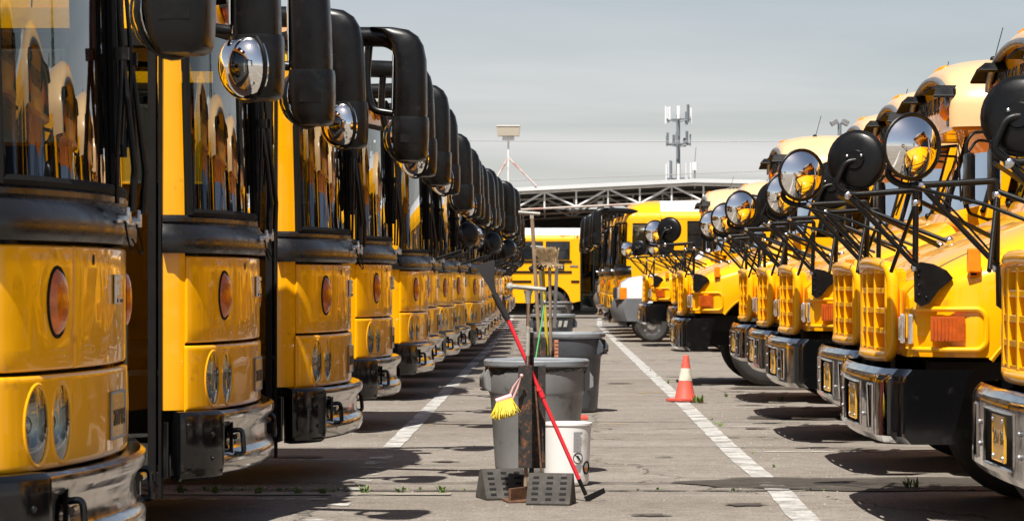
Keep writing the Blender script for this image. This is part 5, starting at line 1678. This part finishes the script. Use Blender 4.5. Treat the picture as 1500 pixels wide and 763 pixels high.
def broom(R, t):
    q = MB(); q.box(t, (.14, .06, .05)); P('block', q, 'wood', R, 0, .01)
    rr = random.Random(4); q = MB()
    for k in range(1100):
        x = rr.uniform(-.085, .07); y = rr.uniform(-.03, .03)
        b = t + Vector((x, y, .0)); d = Vector((x * 1.2 - .25 + rr.gauss(0, .16), rr.uniform(-.5, .5), 1)).normalized(); L = rr.uniform(.10, .165)
        if rr.random() < .2: d = Vector((rr.gauss(.5, .4), rr.uniform(-.4, .4), -.2)).normalized(); L *= .5
        sd = d.cross(Vector((0, 1, .1))).normalized() * .0025
        q.add([b - sd, b + sd, b + d * L + sd, b + d * L - sd], [(0, 1, 2, 3)])
    P('bristles', q, 'straw', R, 0)['kind'] = 'stuff'
tool('broom', 'straw-bristled broom standing head up in the second stand', 'broom', at(805, 386, D2 - .1), at(807, 520, D2 - .02), .016, 'wood', broom)
def blackbrush(R, t):
    q = MB(); q.box(t + Vector((-.05, 0, 0)), (.12, .05, .045), RX(.25, 3, 'Y')); q.ball(t + Vector((-.10, 0, -.015)), (.04, .03, .03), 8, 6); q.ball(t + Vector((.01, 0, .02)), (.035, .03, .028), 8, 6); P('head', q, 'foam', R, 30, .008)
tool('brush', 'black-headed brush on a yellow pole in the second stand', 'brush', at(795, 391, D2 + .05), at(802, 520, D2 + .03), .016, 'yellow_pole', blackbrush)
tool('squeegee', 'small grey squeegee half hidden behind the straw broom', 'squeegee', at(789, 362, D2 + 14), at(795, 470, D2 + 14), .02, 'grey_metal', squee(.19, .01))
def plain(R, t):
    q = MB(); q.ball(t, .022, 8, 6); P('end_cap', q, 'grey_metal', R)
tool('pole', 'bare grey weathered pole right of the straw broom', 'pole', at(816, 382, D2 + 15), at(812, 480, D2 + 15), .028, 'grey_metal', plain)
tool('pole', 'thin bright green pole leaning left in the second stand', 'pole', at(798, 443, D2 - .3), at(784, 530, D2 - .3), .0065, 'green', plain)
q = MB(); x = at(815, 512, D2 - .05)
q.box((0, 0, 0), (.04, .03, .19))
for k in range(5): q.box((0, -.017, -.07 + k * .035), (.034, .006, .008), mi=1)
tag(P('brush_block', q, ['brick_red', 'ink'], None, 0, .004, loc=tuple(x)), 'reddish brush block hung at the side of the second stand', 'brush')

# ------------------------------------------------------------------ slender poplars beyond the right row
def poplar(label, x, y, h, w, seed):
    R = thing('poplar_tree', label, 'tree', (x, y, 0), group='slender poplars beyond the right row')
    rr = random.Random(seed)
    t = MB(); t.tube([(0, 0, 0), (.05, 0, h * .3), (0, .05, h * .65), (.02, 0, h * .97)], [.22, .17, .10, .02], 8)
    for k in range(26):
        z = h * (.10 + .8 * k / 26); a = rr.uniform(0, 2 * PI); L = w * rr.uniform(.6, 1.0)
        t.tube([(0, 0, z), (L * .5 * math.cos(a), L * .5 * math.sin(a), z + L * .9), (L * .75 * math.cos(a), L * .75 * math.sin(a), z + L * 2)], [.04, .025, .008], 5)
    P('trunk', t, 'bark', R)
    c = MB()
    for k in range(5200):
        u = rr.random(); z = h * (.06 + .94 * u)
        rad = w * (math.sin(PI * min(1, (u + .10) / 1.12)) ** .7) * (.75 + .35 * mnoise.noise(Vector((u * 9, seed, rr.random() * .5))))
        a = rr.uniform(0, 2 * PI); r = rad * math.sqrt(rr.uniform(.15, 1))
        p = Vector((r * math.cos(a), r * math.sin(a), z)); s = rr.uniform(.07, .14)
        n = Vector((rr.gauss(0, 1), rr.gauss(0, 1), rr.gauss(0, 1))).normalized(); u_ = n.orthogonal().normalized(); v_ = n.cross(u_)
        c.add([p - u_ * s, p + v_ * s * .6, p + u_ * s, p - v_ * s * .6], [(0, 1, 2, 3)])
    P('crown', c, 'leaf', R, 0)
poplar('tall slender poplar mirrored in the left windscreens, taller of the pair', 47, 78, 15.5, 1.2, 1)
poplar('shorter slender poplar mirrored in the left windscreens beside the taller one', 54, 84, 12.0, 1.1, 2)

# no two buses alike: plates, mirror settings, wipers
PL = [text_mesh(t, .09, 'plate_ink', .003) for t in ('20V 57', '20V 31', '20V 84', '20V 16', '20V 62')]
rr = random.Random(12)
for o in bpy.data.objects:
    n = o.name.split('.')[0]
    if n == 'plate_number': o.data = rr.choice(PL)
    elif n in ('mirror', 'fender_mirror') and o.type == 'EMPTY': o.rotation_euler = (rr.gauss(0, .006), rr.gauss(0, .008), rr.gauss(0, .012))
    elif n == 'wiper' and o.type == 'EMPTY': o.location = (0, rr.gauss(0, .012), rr.gauss(0, .008))
    elif n == 'aerial': o.rotation_euler = (0, 0, rr.uniform(-.1, .1))
